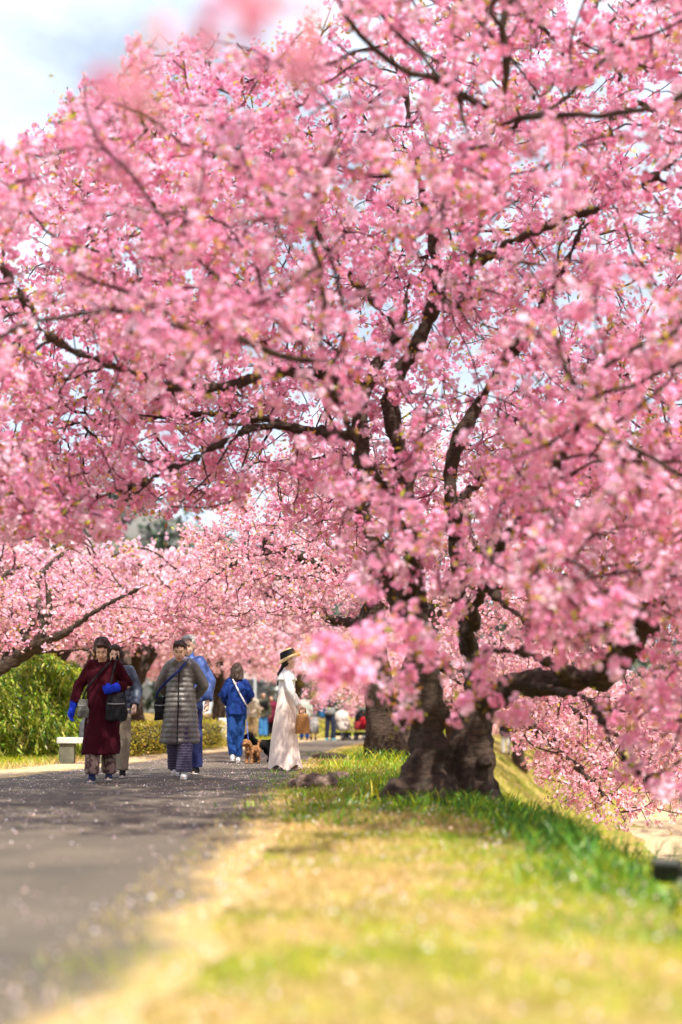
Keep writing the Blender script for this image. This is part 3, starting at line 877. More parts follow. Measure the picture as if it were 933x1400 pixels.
# ---- tree by the bamboo, its trunk out of frame to the left
D3 = 23.5
b3 = np.array([-7.9, 24.0, 0.0]); b3[2] = gz1(-7.9, 24) - 0.05
limbs3 = [
    ([b3 + (0, 0, -0.1), b3 + (0.1, 0, 0.5), b3 + (0.5, -0.1, 0.9), P(-60, 945, D3), P(0, 912, D3), P(38, 892, D3), P(60, 862, D3), P(68, 830, D3), P(62, 790, D3)], [.26, .2, .17, .15, .12, .105, .085, .06, .035]),
    pl((60, 862, D3, .07), (52, 800, 24.8, .055), (75, 765, 26, .04), (120, 735, 27, .025)),
    pl((45, 885, D3, .06), (5, 820, 25, .05), (-20, 770, 26.3, .035), (10, 730, 27.3, .02)),
    pl((20, 900, D3, .08), (55, 880, 23.2, .075), (95, 862, 22.8, .06), (140, 830, 22.5, .045), (200, 800, 22.2, .025)),
    pl((0, 895, D3, .06), (28, 878, 23.8, .05), (45, 850, 24.2, .04), (30, 800, 24.6, .025)),
    pl((30, 893, D3, .05), (60, 892, 23.2, .04), (110, 888, 22.8, .03), (165, 880, 22.4, .018)),
    ([b3 + (0.1, 0, 0.5), b3 + (-0.7, 0.4, 1.2), b3 + (-1.6, 1.0, 2.0), b3 + (-2.4, 1.3, 2.8)], [.14, .11, .08, .04]),
    ([b3 + (0.3, 0, 0.8), b3 + (0.6, 1.0, 1.6), b3 + (1.2, 2.0, 2.4), b3 + (1.9, 2.8, 3.0)], [.12, .10, .07, .04]),
]
A3 = dome(-6.2, 26.8, 4.4, 1.85, 3.1, 4600, 21, 0.25)
def keep3(p, g):
    x, y = proj(p)
    return ~inpoly(x, y, [(-80, 895), (40, 890), (130, 890), (180, 880), (330, 860), (330, 1200), (-80, 1200)])
tree3 = cherry('cherry_tree', 'low spreading cherry tree arching over the bamboo thicket', b3, limbs3, A3, PEACH, seed=31, step=0.2, infl=2.2, kill=0.27, spur=2.1, per=5.5,
       rc=0.085, fr=0.030, keep=keep3, leaf=0.55, leaf_len=0.06, tip=0.006, thin=0.022, spur_len=(0.05, 0.3), trunk_voxel=0.04)

# ---- the avenue beyond: one tree built once, copied along the path
def generic_limbs(seed, H=2.6, Rr=3.2, n=6):
    g = random.Random(seed)
    base = np.array([0.0, 0, 0])
    fork = np.array([g.uniform(-.2, .2), g.uniform(-.2, .2), 0.9])
    out = [([base + (0, 0, -0.12), base + (0.02, 0, 0.25), fork], [.30, .22, .18])]
    for i in range(n):
        a = 6.283 * (i + g.uniform(-.25, .25)) / n
        d = np.array([math.cos(a), math.sin(a), 0]); l = Rr * g.uniform(0.6, 0.85); h = H * g.uniform(0.8, 1.25)
        p1 = fork + d * l * 0.25 + (0, 0, h * 0.32); p2 = fork + d * l * 0.6 + np.array([-d[1], d[0], 0]) * g.uniform(-.4, .4) + (0, 0, h * 0.62)
        p3 = fork + d * l + (0, 0, h * 0.8)
        out.append(([fork - (0, 0, 0.15), p1, p2, p3], [.13, .10, .07, .035]))
    return out
Ag = dome(0, 0, 4.1, 1.75, 3.3, 1500, 44, 0.35)
PALE = [(0.94, 0.64, 0.71), (0.95, 0.72, 0.76), (0.92, 0.56, 0.66), (0.94, 0.68, 0.66)]
GRP = 'cherry trees along the avenue'
far = cherry('cherry_tree', 'far cherry tree in pale pink bloom, behind the clipped hedge', (0, 0, 0), generic_limbs(5), Ag, PALE, group=GRP,
       seed=51, step=0.26, infl=2.5, kill=0.4, spur=2.2, per=4.5, rc=0.13, fr=0.047, k=4, leaf=0.45, leaf_len=0.09, tip=0.008, thin=0.03, spur_len=(0.06, 0.4), trunk_voxel=0.06)
spots = [
    (-6.6, 31.5, 0.3, 1.25, 'cherry tree between the bamboo thicket and the nearer clipped hedge'),
    (-5.6, 39, 1.9, 1.35, 'cherry tree rising just behind the farther clipped hedge'),
    (-7.8, 46, 2.8, 1.5, 'cherry tree set back behind the white utility box'),
    (-4.4, 52, 4.0, 1.1, 'cherry tree on the hedge side of the path beside the beige jacket'),
    (-9.5, 58, 0.9, 1.3, 'large pale cherry tree set back behind the row along the hedge'),
    (-2.2, 66, 5.0, 1.25, 'cherry tree at the bend of the path by the low far hedge'),
    (-6.5, 76, 3.3, 1.4, 'cherry tree standing beyond the low far hedge'),
    (2.9, 37, 1.2, 0.95, 'first cherry tree on the crest beyond the twin trunks'),
    (4.6, 47, 3.9, 1.1, 'second cherry tree on the crest beyond the twin trunks, near the strollers'),
    (7.0, 57, 0.6, 1.2, 'third cherry tree on the crest beyond the twin trunks'),
    (10.5, 68, 2.2, 1.3, 'fourth cherry tree on the crest beyond the twin trunks'),
    (3.0, 90, 5.5, 1.6, 'big hazy cherry tree closing the far end of the path'),
    (14.5, 80, 4.4, 1.4, 'fifth cherry tree on the crest, where the path bends away'),
    (-14, 70, 2.0, 1.5, 'tall cherry tree far behind the bamboo, under the hillside'),
    (11.5, 34, 2.6, 1.15, 'first cherry tree on the low ground beside the sandy riverside path'),
    (15, 47, 5.2, 1.3, 'second cherry tree on the low ground beside the sandy riverside path'),
    (20, 60, 0.2, 1.5, 'third cherry tree on the low ground beside the sandy riverside path'),
    (-11.5, 33, 1.4, 1.4, 'cherry tree directly behind the bamboo thicket'),
    (22, 80, 1.1, 1.6, 'farthest cherry tree on the low ground beside the sandy riverside path'),
    (12, 105, 0.4, 1.8, 'very distant cherry tree beyond the last tree on the crest'),
    (-10, 105, 2.9, 1.8, 'very distant cherry tree behind the grey-white house')]
for i, (x_, y_, rz, sc, lb_) in enumerate(spots):
    z_ = gz1(x_, y_) - 0.03
    if i == 0:
        far.location = (x_, y_, z_); far.rotation_euler = (0, 0, rz); far.scale = (sc,) * 3; far['label'] = lb_
    else:
        copy_tree(far, (x_, y_, z_), rz, sc, lb_)

# ---- the tree the camera stands under: only a low limb of it reaches into the view
bN = np.array([1.75, -1.3, 0.0]); bN[2] = gz1(1.75, -1.3) - 0.05
limbsN = [
    ([bN + (0, 0, -0.1), bN + (0.0, 0, 0.4), bN + (-0.1, 0.15, 1.0), bN + (-0.35, 0.6, 1.5), np.array([0.95, 0.4, 1.9]), np.array([0.5, 1.2, 1.83]), np.array([0.2, 1.75, 1.70]), np.array([-0.02, 2.0, 1.62])], [.2, .15, .12, .08, .05, .022, .012, .006]),
    ([np.array([0.2, 1.75, 1.70]), np.array([-0.05, 1.9, 1.66]), np.array([-0.26, 1.98, 1.62])], [.008, .006, .004]),
    ([bN + (-0.1, 0.15, 1.0), bN + (0.4, 0.1, 1.8), bN + (0.9, -0.3, 2.6)], [.1, .07, .03]),
    ([bN + (0, 0.0, 0.9), bN + (0.2, -0.7, 1.7), bN + (0.1, -1.6, 2.5)], [.09, .07, .03]),
]
AN = np.array([P(168, 108, 1.95), P(420, 82, 1.95), P(330, 22, 1.95), P(215, 45, 2.0), P(300, 30, 2.0), P(385, 50, 1.95), P(440, 5, 2.0), P(650, -60, 1.7)])
gN = np.random.default_rng(3)
AN = np.concatenate([AN, bN + (0.7, -0.6, 2.6) + gN.normal(size=(160, 3)) * (0.7, 0.7, 0.4)])
spotN = np.array([P(168, 108, 1.95), P(150, 112, 1.97), P(185, 105, 1.96), P(422, 82, 1.95), P(405, 70, 1.95), P(418, 95, 1.93), P(340, 15, 1.95), P(300, 32, 2.0), P(222, 50, 2.02), P(285, 45, 2.0), P(365, 5, 1.96), P(440, 5, 2.0)])
def keepN(p, g):
    x, y = proj(p)
    d = np.sqrt(((p[:, None] - spotN[None]) ** 2).sum(2)).min(1)
    return (p[:, 1] < 0.6) | (d < 0.035) | (y < -60)
EXN = []
for (x_, y_, d_, n_, sx, sy) in [(165, 108, 1.95, 9, .022, .006), (412, 80, 1.95, 9, .012, .014), (335, 15, 1.97, 9, .032, .006), (222, 44, 2.02, 2, .010, .008), (285, 44, 2.0, 3, .010, .006), (440, 4, 2.0, 3, .012, .006)]:
    EXN.append(P(x_, y_, d_) + gN.normal(size=(n_, 3)) * np.array([sx, .03, sy]))
EXN = np.concatenate(EXN)
treeN = cherry('cherry_tree', 'cherry tree beside the camera whose low limb dangles a few blossoms against the sky', bN, limbsN, AN, PINK, seed=77, step=0.05, infl=1.6, kill=0.06, spur=0.75, per=4, rc=0.02, fr=0.015,
       extra=EXN, keep=keepN, leaf=0.5, leaf_len=0.03, tip=0.0014, thin=0.01, spur_len=(0.01, 0.04), trunk_voxel=0.03, iters=60)
# ------------------------------------------------------------------ plants
def blades(pts, h, w, cols, lean=0.5, seg=1, bend=0.4):
    """grass blades standing at pts: tapered strips"""
    n = len(pts)
    a = rng.uniform(0, 6.283, n)
    out = np.stack([np.cos(a), np.sin(a), np.zeros(n)], 1) * (rng.uniform(0.1, 1.0, n) * lean)[:, None]
    d = unit(out + np.array([0, 0, 1.0]))
    b = rng.uniform(0, 6.283, n)
    s = np.stack([np.cos(b), np.sin(b), np.zeros(n)], 1)
    h = np.broadcast_to(h, (n,))[:, None]; w = np.broadcast_to(w, (n,))[:, None]
    hor = unit(out + 1e-6)
    rows = []
    for k in range(seg):
        t = k / seg
        c = pts + d * h * t + hor * h * bend * t * t
        rows += [c - s * w * (1 - 0.5 * t) * 0.5, c + s * w * (1 - 0.5 * t) * 0.5]
    tip = pts + d * h + hor * h * bend - np.array([0, 0, 1.0]) * h * bend * 0.35
    V = np.stack(rows + [tip], 1)
    m = V.shape[1]
    b0 = (np.arange(n) * m)[:, None]
    F = []
    for k in range(seg - 1):
        F += [b0 + np.array([[2 * k, 2 * k + 1, 2 * k + 3]]), b0 + np.array([[2 * k, 2 * k + 3, 2 * k + 2]])]
    F.append(b0 + np.array([[2 * seg - 2, 2 * seg - 1, m - 1]]))
    return V.reshape(-1, 3), np.concatenate(F), np.repeat(cols, m, 0)
def join3(parts):
    Vs = []; Fs = []; Cs = []; o = 0
    for V, F, C in parts:
        Vs.append(V); Fs.append(F + o); Cs.append(C); o += len(V)
    return np.concatenate(Vs), np.concatenate(Fs), np.concatenate(Cs)
def ground_pts(n, x0, x1, y0, y1, power=1.0):
    y = y0 + (y1 - y0) * rng.uniform(size=n) ** power
    x = x0(y) + (x1(y) - x0(y)) * rng.uniform(size=n)
    return np.stack([x, y, gz(x, y)], 1)
def patch(p, s, off=0.0):
    return np.array([noise.fractal(Vector((a[0] * s + off, a[1] * s, 1.7)), 1, 2, 3) for a in p])
STRAW = [(0.54, 0.37, 0.13), (0.62, 0.46, 0.21), (0.40, 0.26, 0.09), (0.58, 0.45, 0.13)]
LIME = [(0.33, 0.39, 0.012), (0.46, 0.45, 0.012), (0.22, 0.34, 0.012), (0.54, 0.46, 0.025)]
DEEP = [(0.05, 0.17, 0.015), (0.09, 0.26, 0.02), (0.16, 0.34, 0.025), (0.03, 0.10, 0.015)]
def turf_cols(p):
    f = 1.3 * patch(p, 0.9) + 0.8 * patch(p, 3.0, 7)
    t = p[:, 0] - path_r(p[:, 1])
    g_ = f + 0.8 * (t - 0.75) + rng.normal(size=len(p)) * 0.22 + np.where(p[:, 1] > 9, 0.36, 0.08)
    s_, l_, d_ = pick(STRAW, len(p)), pick(LIME, len(p)), pick(DEEP, len(p))
    c_ = np.where((g_ > 0.05)[:, None], l_, s_)
    deep = (g_ > 0.42) & (p[:, 1] > 7.5) | (g_ > 0.85)
    return np.where(deep[:, None], 0.4 * l_ + 0.6 * d_, c_)
parts = []
p = ground_pts(68000, lambda y: path_r(y) - 0.35, lambda y: crest(y) + 0.25, 2.2, 15, 1.25)
keepg = rng.uniform(size=len(p)) < np.clip(0.62 + (p[:, 0] - path_r(p[:, 1])) * 1.1, 0.05, 1)
p = p[keepg]
parts.append(blades(p, rng.uniform(0.02, 0.065, len(p)), rng.uniform(0.003, 0.007, len(p)), turf_cols(p), 0.9))
p = ground_pts(26000, lambda y: path_r(y) - 0.05, lambda y: crest(y) + 0.5, 12, 40, 1.2)
parts.append(blades(p, rng.uniform(0.03, 0.10, len(p)), rng.uniform(0.006, 0.014, len(p)), turf_cols(p), 0.9))
V, F, C = join3(parts)
o = link('turf', fast_mesh('turf', V, F, C), M_grass)
tag(o, 'short straw and lime turf between the asphalt and the bank crest', 'grass', kind='stuff')
# long green leaves along the crest and around the trunks
parts = []
def tufts(n, xf, y0, y1, hh, per, ww, spread=0.09, cols=DEEP):
    y = rng.uniform(y0, y1, n); x = xf(y)
    c_ = np.repeat(np.stack([x, y], 1), per, 0) + rng.normal(size=(n * per, 2)) * spread
    p = np.stack([c_[:, 0], c_[:, 1], gz(c_[:, 0], c_[:, 1]) - 0.01], 1)
    sc = np.repeat(rng.uniform(0.6, 1.15, n), per)
    parts.append(blades(p, hh * sc * rng.uniform(0.6, 1.1, n * per), ww * rng.uniform(0.7, 1.3, n * per), pick(cols, n * per, 0.25), 0.55, 3, 0.35))
tufts(95, lambda y: 1.26 + rng.normal(size=len(y)) * 0.2, 5.7, 12.2, 0.155, 22, 0.010, 0.11, cols=DEEP + LIME[:1])
tufts(26, lambda y: 1.55 + rng.normal(size=len(y)) * 0.25, 7.0, 12.5, 0.29, 13, 0.012, 0.07)
tufts(16, lambda y: 0.70 + rng.normal(size=len(y)) * 0.35, 11.2, 12.1, 0.17, 14, 0.010, cols=DEEP + LIME)
tufts(14, lambda y: 0.50 + rng.normal(size=len(y)) * 0.12, 12.2, 14.5, 0.22, 16, 0.012, cols=LIME + DEEP)
BRIGHT = [(0.20, 0.42, 0.02), (0.30, 0.46, 0.02), (0.12, 0.32, 0.02), (0.40, 0.48, 0.03)]
tufts(210, lambda y: 0.25 + rng.normal(size=len(y)) * 0.45, 9.3, 18.0, 0.085, 20, 0.010, 0.13, cols=BRIGHT + DEEP)
tufts(26, lambda y: 0.95 + rng.normal(size=len(y)) * 0.35, 11.2, 12.05, 0.19, 16, 0.010, cols=DEEP + BRIGHT)
tufts(60, lambda y: shift(y) + 0.3 + rng.normal(size=len(y)) * 0.4, 18, 34, 0.12, 22, 0.016, 0.2, cols=BRIGHT + LIME)
tufts(14, lambda y: 0.75 + rng.normal(size=len(y)) * 0.3, 23, 24.6, 0.28, 18, 0.016, cols=LIME + DEEP)
tufts(70, lambda y: crest(y) + rng.uniform(0.5, 4.5, len(y)), 10, 40, 0.22, 26, 0.02, 0.25, cols=LIME + DEEP)
V, F, C = join3(parts)
o = link('tall_grass', fast_mesh('tall_grass', V, F, C), M_grass)
tag(o, 'long dark green strap leaves along the bank crest and tree roots', 'grass', kind='stuff')
# verge grass at the foot of the bamboo and hedge, and the lower bank
parts = []
p = ground_pts(30000, lambda y: path_l(y) - 2.6, lambda y: path_l(y) - 0.75, 12, 55, 1.0)
f = patch(p, 0.8)
cc_ = np.where((f + rng.normal(size=len(p)) * 0.25 + (path_l(p[:, 1]) - 1.35 - p[:, 0]) > -0.1)[:, None], pick(LIME + [(0.12, 0.26, 0.02)], len(p)), pick(STRAW, len(p)))
parts.append(blades(p, rng.uniform(0.04, 0.16, len(p)), rng.uniform(0.008, 0.018, len(p)), cc_, 0.8))
p = ground_pts(18000, lambda y: crest(y) + 0.3, lambda y: crest(y) + 5.2, 8, 60, 1.0)
parts.append(blades(p, rng.uniform(0.05, 0.16, len(p)), rng.uniform(0.012, 0.026, len(p)), pick(LIME + [(0.5, 0.45, 0.1)], len(p)), 0.9))
p = ground_pts(9000, lambda y: path_l(y) - 4, lambda y: path_l(y) + 2 , 60, 110, 1.0)
parts.append(blades(p, rng.uniform(0.1, 0.3, len(p)), rng.uniform(0.03, 0.06, len(p)), pick(LIME, len(p)), 0.9))
V, F, C = join3(parts)
o = link('verge_grass', fast_mesh('verge_grass', V, F, C), M_grass)
tag(o, 'bright verge grass at the foot of the hedge and on the lower bank', 'grass', kind='stuff')
# fallen petals
p1 = ground_pts(8200, lambda y: path_l(y), lambda y: path_r(y) + 0.1, 2.2, 26, 1.1)
p2 = ground_pts(1500, lambda y: path_r(y), lambda y: crest(y), 2.2, 16, 1.3)
drift = np.array([noise.fractal(Vector((a[0] * 1.1, a[1] * 0.7, 9)), 1, 2, 3) for a in p1]) + 0.25 * (np.abs((p1[:, 0] - path_l(p1[:, 1])) / (path_r(p1[:, 1]) - path_l(p1[:, 1])) - .5) * 2)
p1 = p1[drift + rng.normal(size=len(p1)) * 0.25 > 0.05]
p1[:, 2] += 0.012; p2[:, 2] += rng.uniform(0.015, 0.05, len(p2))
pp = np.concatenate([p1, p2])
dirs = rng.normal(size=(len(pp), 3)); dirs[:, 2] *= 0.12
V, F, C = scatter_leaves(pp, rng.uniform(0.010, 0.019, len(pp)), pick([(0.93, 0.75, 0.80), (0.95, 0.85, 0.88), (0.90, 0.62, 0.70), (0.85, 0.60, 0.50)], len(pp), 0.05), 1.15, dirs=unit(dirs))
b = len(pp)
o = link('fallen_petals', fast_mesh('fallen_petals', V, F, C), M_petal)
tag(o, 'pale pink petals fallen on the asphalt and turf', 'petals', kind='stuff')

# bamboo thicket
n = 26000
side = rng.uniform(size=n) < 0.22; dep = rng.uniform(0, 1, n)
hgt = rng.uniform(0, 1, n) ** 0.85
fx = np.where(side, -4.75 - 0.3 * hgt, rng.uniform(-9.5, -4.75, n))
y = np.where(side, rng.uniform(25.2, 28.5, n), 24.9 + 1.2 * hgt ** 1.5 + dep * 0.8 + 0.2 * np.sin(fx * 3.1))
fx = fx + np.where(side, 0.25, 0.10) * np.sin(y * 3.3)
top = 1.62 + 0.22 * np.sin(fx * 2.1) + 0.2 * np.sin(fx * 4.3 + 1)
lump_ = np.array([noise.noise(Vector((a * 1.1, b * 2.2, 3.0))) for a, b in zip(fx, hgt)])
y = y + 0.5 * lump_
p = np.stack([fx, y, gz(fx, y) + 0.05 + hgt * top], 1)
cb = pick([(0.25, 0.46, 0.03), (0.42, 0.56, 0.04), (0.58, 0.60, 0.08), (0.07, 0.18, 0.02), (0.62, 0.58, 0.14)], n, 0.2)
V, F, C = scatter_leaves(p, rng.uniform(0.13, 0.27, n), cb, 6.5, dirs=np.tile([0.35, -0.75, -0.55], (n, 1)).astype(float))
cul = ground_pts(500, lambda y: -9.5 + 0 * y, lambda y: -5.0 + 0 * y, 25.8, 28.5)
Vc, Fc, Cc = blades(cul, rng.uniform(1.2, 2.0, 500), 0.02, pick([(0.20, 0.24, 0.06), (0.12, 0.14, 0.04)], 500), 0.3, 3, 0.2)
V, F, C = join3([(V, F, C), (Vc, Fc, Cc)])
o = link('bamboo_thicket', fast_mesh('bamboo_thicket', V, F, C), M_green)
tag(o, 'dense thicket of drooping bamboo leaves behind the bench', 'bamboo', kind='stuff')

# clipped hedges
def hedge(label, y0, y1, off, wid, hh, seed):
    g_ = np.random.default_rng(seed)
    yc = (y0 + y1) / 2; bx = float(path_l(yc)) - off; bz = gz1(bx, yc)
    root = empty('hedge', (bx, yc, bz))
    tag(root, label, 'hedge', 'clipped hedges along the path')
    G = Geo()
    ny_ = 16; nxh = 6; nz = 6
    for k in range(int((y1 - y0) * 3)):
        yy_ = (k + .5) / 3 - (y1 - y0) / 2; xx_ = float(path_l(yy_ + yc) - path_l(yc))
        G.ell((xx_, yy_, hh * .5), (wid * .40, .26, hh * .43), None, 10, 7)
    bark = cloth('hedge_twigs', (0.06, 0.05, 0.025), 1.0, 0.4, 20)
    me = G.mesh('stems', False)
    link('stems', me, bark, root)
    n = int(5200 * min(y1 - y0, 4) / 4)
    q = g_.uniform(-1, 1, (n, 3)); f_ = g_.integers(0, 5, n)
    for a_ in range(n):
        k = f_[a_]
        if k == 0: q[a_, 2] = 1
        elif k == 1: q[a_, 0] = 1
        elif k == 2: q[a_, 1] = -1
        elif k == 3: q[a_, 0] = -1
        else: q[a_, 1] = 1
    q = np.sign(q) * np.abs(q) ** 1.0
    rr = np.abs(q).copy(); l8 = (rr ** 8).sum(1) ** (1 / 8)
    q = q / l8[:, None]
    p = q * np.array([wid / 2, (y1 - y0) / 2, hh / 2]) * g_.uniform(0.88, 1.06, (n, 1)) + np.array([0, 0, hh / 2])
    p[:, 0] += path_l(p[:, 1] + yc) - path_l(yc)
    cb = pick([(0.46, 0.42, 0.02), (0.58, 0.48, 0.03), (0.32, 0.36, 0.02), (0.50, 0.34, 0.04)], n, 0.2)
    V, F, C = scatter_leaves(p, g_.uniform(0.03, 0.06, n), cb, 1.8)
    tag(link('leaves', fast_mesh('leaves', V, F, C), M_green, root), kind='stuff')
hedge('clipped yellow-green hedge behind the walker in the quilted grey coat', 26.3, 30.2, 0.95, 0.75, 0.62, 1)
hedge('clipped yellow-green hedge ending beside the white box behind the blue jacket', 30.9, 34.6, 0.85, 0.75, 0.66, 2)
hedge('low far hedge behind the strollers at the end of the path', 64, 76, 0.8, 1.4, 1.0, 3)

# leafy weed and seedling at the crest, close to the camera
def weed(label, c_, n, size, spread, hgt, cols):
    root = empty('weed', c_)
    tag(root, label, 'plant')
    p = rng.normal(size=(n, 3)) * np.array([spread, spread, hgt * 0.4]) + np.array([0, 0, hgt * 0.55]); p[:, 2] = np.abs(p[:, 2])
    V, F, C = scatter_leaves(p, rng.uniform(0.7, 1.3, n) * size, pick(cols, n), 2.0, up=0.3)
    tag(link('leaves', fast_mesh('leaves', V, F, C), M_green, root), kind='stuff')
    G = Geo()
    for k in range(5):
        a = random.uniform(0, 6.28)
        G.tube([(0, 0, -0.02), (0.3 * spread * math.cos(a), 0.3 * spread * math.sin(a), hgt * 0.5), (spread * math.cos(a), spread * math.sin(a), hgt)], [0.004, 0.003, 0.0015], 5)
    G.obj('stems', cloth('weed_stem', (0.14, 0.2, 0.04)), root)
wp = P(935, 1275, 5.0); weed('broad-leaved green weed in the lime turf before the floodlight', (wp[0], wp[1], gz1(wp[0], wp[1])), 60, 0.05, 0.07, 0.10, DEEP + LIME)
wp = P(925, 1190, 6.4); weed('olive green seedling rising in front of the black floodlight', (wp[0], wp[1] - 0.12, gz1(wp[0], wp[1])), 70, 0.035, 0.035, 0.26, [(0.07, 0.10, 0.02), (0.12, 0.15, 0.03)])

# ------------------------------------------------------------------ small things on the ground
M_stone = cloth('brown_stone', (0.17, 0.12, 0.095), 0.95, 0.4, 14, 0.8)
def rock(label, px, py, d, size, seed, sink=0.3):
    random.seed(seed)
    c_ = P(px, py, d); z = gz1(c_[0], c_[1])
    G = Geo()
    for k in range(6):
        G.ell((random.uniform(-.6, .6) * size[0], random.uniform(-.4, .4) * size[1], random.uniform(-.1, .35) * size[2]), [s * random.uniform(0.45, 0.7) for s in size])
    o = G.skin('rock', M_stone, None, voxel=max(size) * 0.06, smooth=2, wrinkle=size[2] * 0.35, wscale=(14, 14, 14))
    o.location = (c_[0], c_[1], z + size[2] * (0.5 - sink))
    tag(o, label, 'rock')
rock('broad flat brown rock in the grass at the path edge', 430, 1072, 14.2, (0.25, 0.16, 0.13), 3, 0.2)
rock('small brown rock behind the broad flat one', 462, 1056, 16.5, (0.11, 0.09, 0.08), 5, 0.2)
M_wood = cloth('weathered_wood', (0.20, 0.16, 0.115), 0.95, 0.35, 9, 0.6)
def stick(name, label, cat, pts, rad, material):
    G = Geo(); b_ = Vector(pts[0])
    G.tube([Vector(p_) - b_ for p_ in pts], rad, 9)
    o = G.skin(name, material, None, voxel=min(rad) * 0.45, smooth=1, wrinkle=rad[0] * 0.3, wscale=(20, 20, 20))
    o.location = b_; tag(o, label, cat)
def gp(px, py, d, z=0.0):
    c_ = P(px, py, d); return (c_[0], c_[1], gz1(c_[0], c_[1]) + z)
stick('log', 'dark rotting log lying in the turf near the far path edge', 'log', [gp(428, 1030, 24.5, .04), gp(445, 1030, 24.4, .06), gp(462, 1030, 24.5, .05), gp(478, 1030, 24.6, .03)], [.05, .07, .06, .035], cloth('rotting_wood', (0.05, 0.035, 0.028), 1, .4, 9, .6))
stick('fallen_branch', 'pale bare branch lying in the grass at the trunk foot', 'branch', [gp(520, 1085, 12.9, .02), gp(548, 1088, 12.4, .05), gp(572, 1094, 12.0, .05), gp(596, 1100, 11.7, .02)], [.018, .03, .028, .014], M_wood)

# bench
bc = gp(117, 1043, 22.4)
bench = empty('bench', bc, R(6))
tag(bench, 'plain concrete slab bench in front of the bamboo thicket', 'bench')
M_conc = cloth('concrete', (0.46, 0.45, 0.42), 0.9, 0.25, 8, 0.3)
Geo().box((0, 0, 0.36), (0.43, 0.20, 0.045)).obj('seat', M_conc, bench, False, 0.008)
Geo().box((-0.28, 0, 0.155), (0.115, 0.16, 0.158)).obj('leg', cloth('shaded_concrete', (0.11, 0.105, 0.075), .95, .4, 9, .4), bench, False, 0.01)  # leg concrete coloured darker than the seat to stand in for shade
Geo().box((0.28, 0, 0.155), (0.115, 0.16, 0.158)).obj('leg', MATS['shaded_concrete'], bench, False, 0.01)
G = Geo().ell((0, 0, 0.15), (0.15, 0.09, 0.15)).ell((0.02, 0, 0.26), (0.11, 0.07, 0.1)).box((0, 0, 0.08), (0.13, 0.07, 0.078))
o = G.skin('bag', cloth('charcoal_nylon', (0.055, 0.055, 0.062), 0.6, 0.3, 12, 0.4, 0.4), None, 0.012, 4, 0.012)
o.location = (bc[0] + 0.03, bc[1], bc[2] + 0.405); tag(o, 'slouched charcoal bag resting on the concrete bench', 'bag')

# white utility box beside the hedge, and a grey-white house far behind
ub = gp(308, 1011, 36.5)
root = empty('utility_box', ub, R(10)); tag(root, 'white metal utility box on a grey footing beside the hedge', 'utility box')
Geo().box((0, 0, 0.10), (0.20, 0.16, 0.11)).obj('footing', cloth('grey_footing', (0.16, 0.15, 0.14)), root, False, .01)
Geo().box((0, 0, 0.46), (0.17, 0.13, 0.25)).obj('cabinet', cloth('white_enamel', (0.72, 0.72, 0.70), 0.5, .06, 4, .05), root, False, .01)
Geo().box((0, -0.134, 0.46), (0.145, 0.006, 0.22)).obj('door', MATS['white_enamel'], root, False, .003)
def house(label, c_, rz, w_, d_, h_, wall, roofc):
    root = empty('house', c_, rz); tag(root, label, 'house')
    Geo().box((0, 0, h_ / 2), (w_ / 2, d_ / 2, h_ / 2)).obj('wall', wall, root, False)
    V = [(-w_ / 2 - .5, -d_ / 2 - .5, h_ + .01), (w_ / 2 + .5, -d_ / 2 - .5, h_ + .01), (w_ / 2 + .5, d_ / 2 + .5, h_ + .01), (-w_ / 2 - .5, d_ / 2 + .5, h_ + .01), (-w_ / 2 - .5, 0, h_ + 2.0), (w_ / 2 + .5, 0, h_ + 2.0)]
    link('roof', py_mesh('roof', V, [(0, 1, 5, 4), (2, 3, 4, 5), (0, 4, 3), (1, 2, 5), (3, 2, 1, 0)]), roofc, root)
    for k in range(3):
        x_ = -w_ / 2 + w_ * (k + 0.5) / 3
        f_ = Geo().box((x_, -d_ / 2 - 0.03, h_ * 0.55), (0.75, 0.05, 0.6)).obj('window', cloth('window_frame', (0.4, 0.4, 0.42)), root, False)
        Geo().box((x_, -d_ / 2 - 0.085, h_ * 0.55), (0.68, 0.008, 0.53)).obj('pane', cloth('dark_glass', (0.03, 0.04, 0.05), 0.1, .1, 2, 0, .6), f_, False)
house('low grey-white house glimpsed between trunks beyond the hedge', (-8.3, 92, gz1(-8.3, 92) - 0.1), R(12), 5, 5, 3.4, cloth('white_plaster', (0.42, 0.44, 0.48), .9, .06, 2), cloth('grey_roof', (0.16, 0.17, 0.19), .7, .15, 6))

# black floodlight on the crest
fl = gp(915, 1205, 6.3)
root = empty('floodlight', fl, R(150)); tag(root, 'small black floodlight standing on the bank crest behind a seedling', 'floodlight')
M_blk = cloth('black_metal', (0.012, 0.012, 0.014), 0.5, .2, 10, .1, .4)
Geo().box((0, 0, 0.12), (0.062, 0.028, 0.045), Matrix.Rotation(R(-25), 3, 'X')).obj('housing', M_blk, root, False, .006)
Geo().box((0, 0.027, 0.135), (0.054, 0.003, 0.037), Matrix.Rotation(R(-25), 3, 'X')).obj('lens', cloth('lamp_glass', (.25, .25, .25), .1, .1, 3, 0, .6), root, False)
Geo().tube([(-.07, 0, .12), (-.07, 0, .05), (0, 0, .035), (.07, 0, .05), (.07, 0, .12)], [.006] * 5, 6).obj('bracket', M_blk, root)
Geo().tube([(0, 0, .04), (0, 0, -.06)], [.008, .004], 6).obj('spike', M_blk, root)
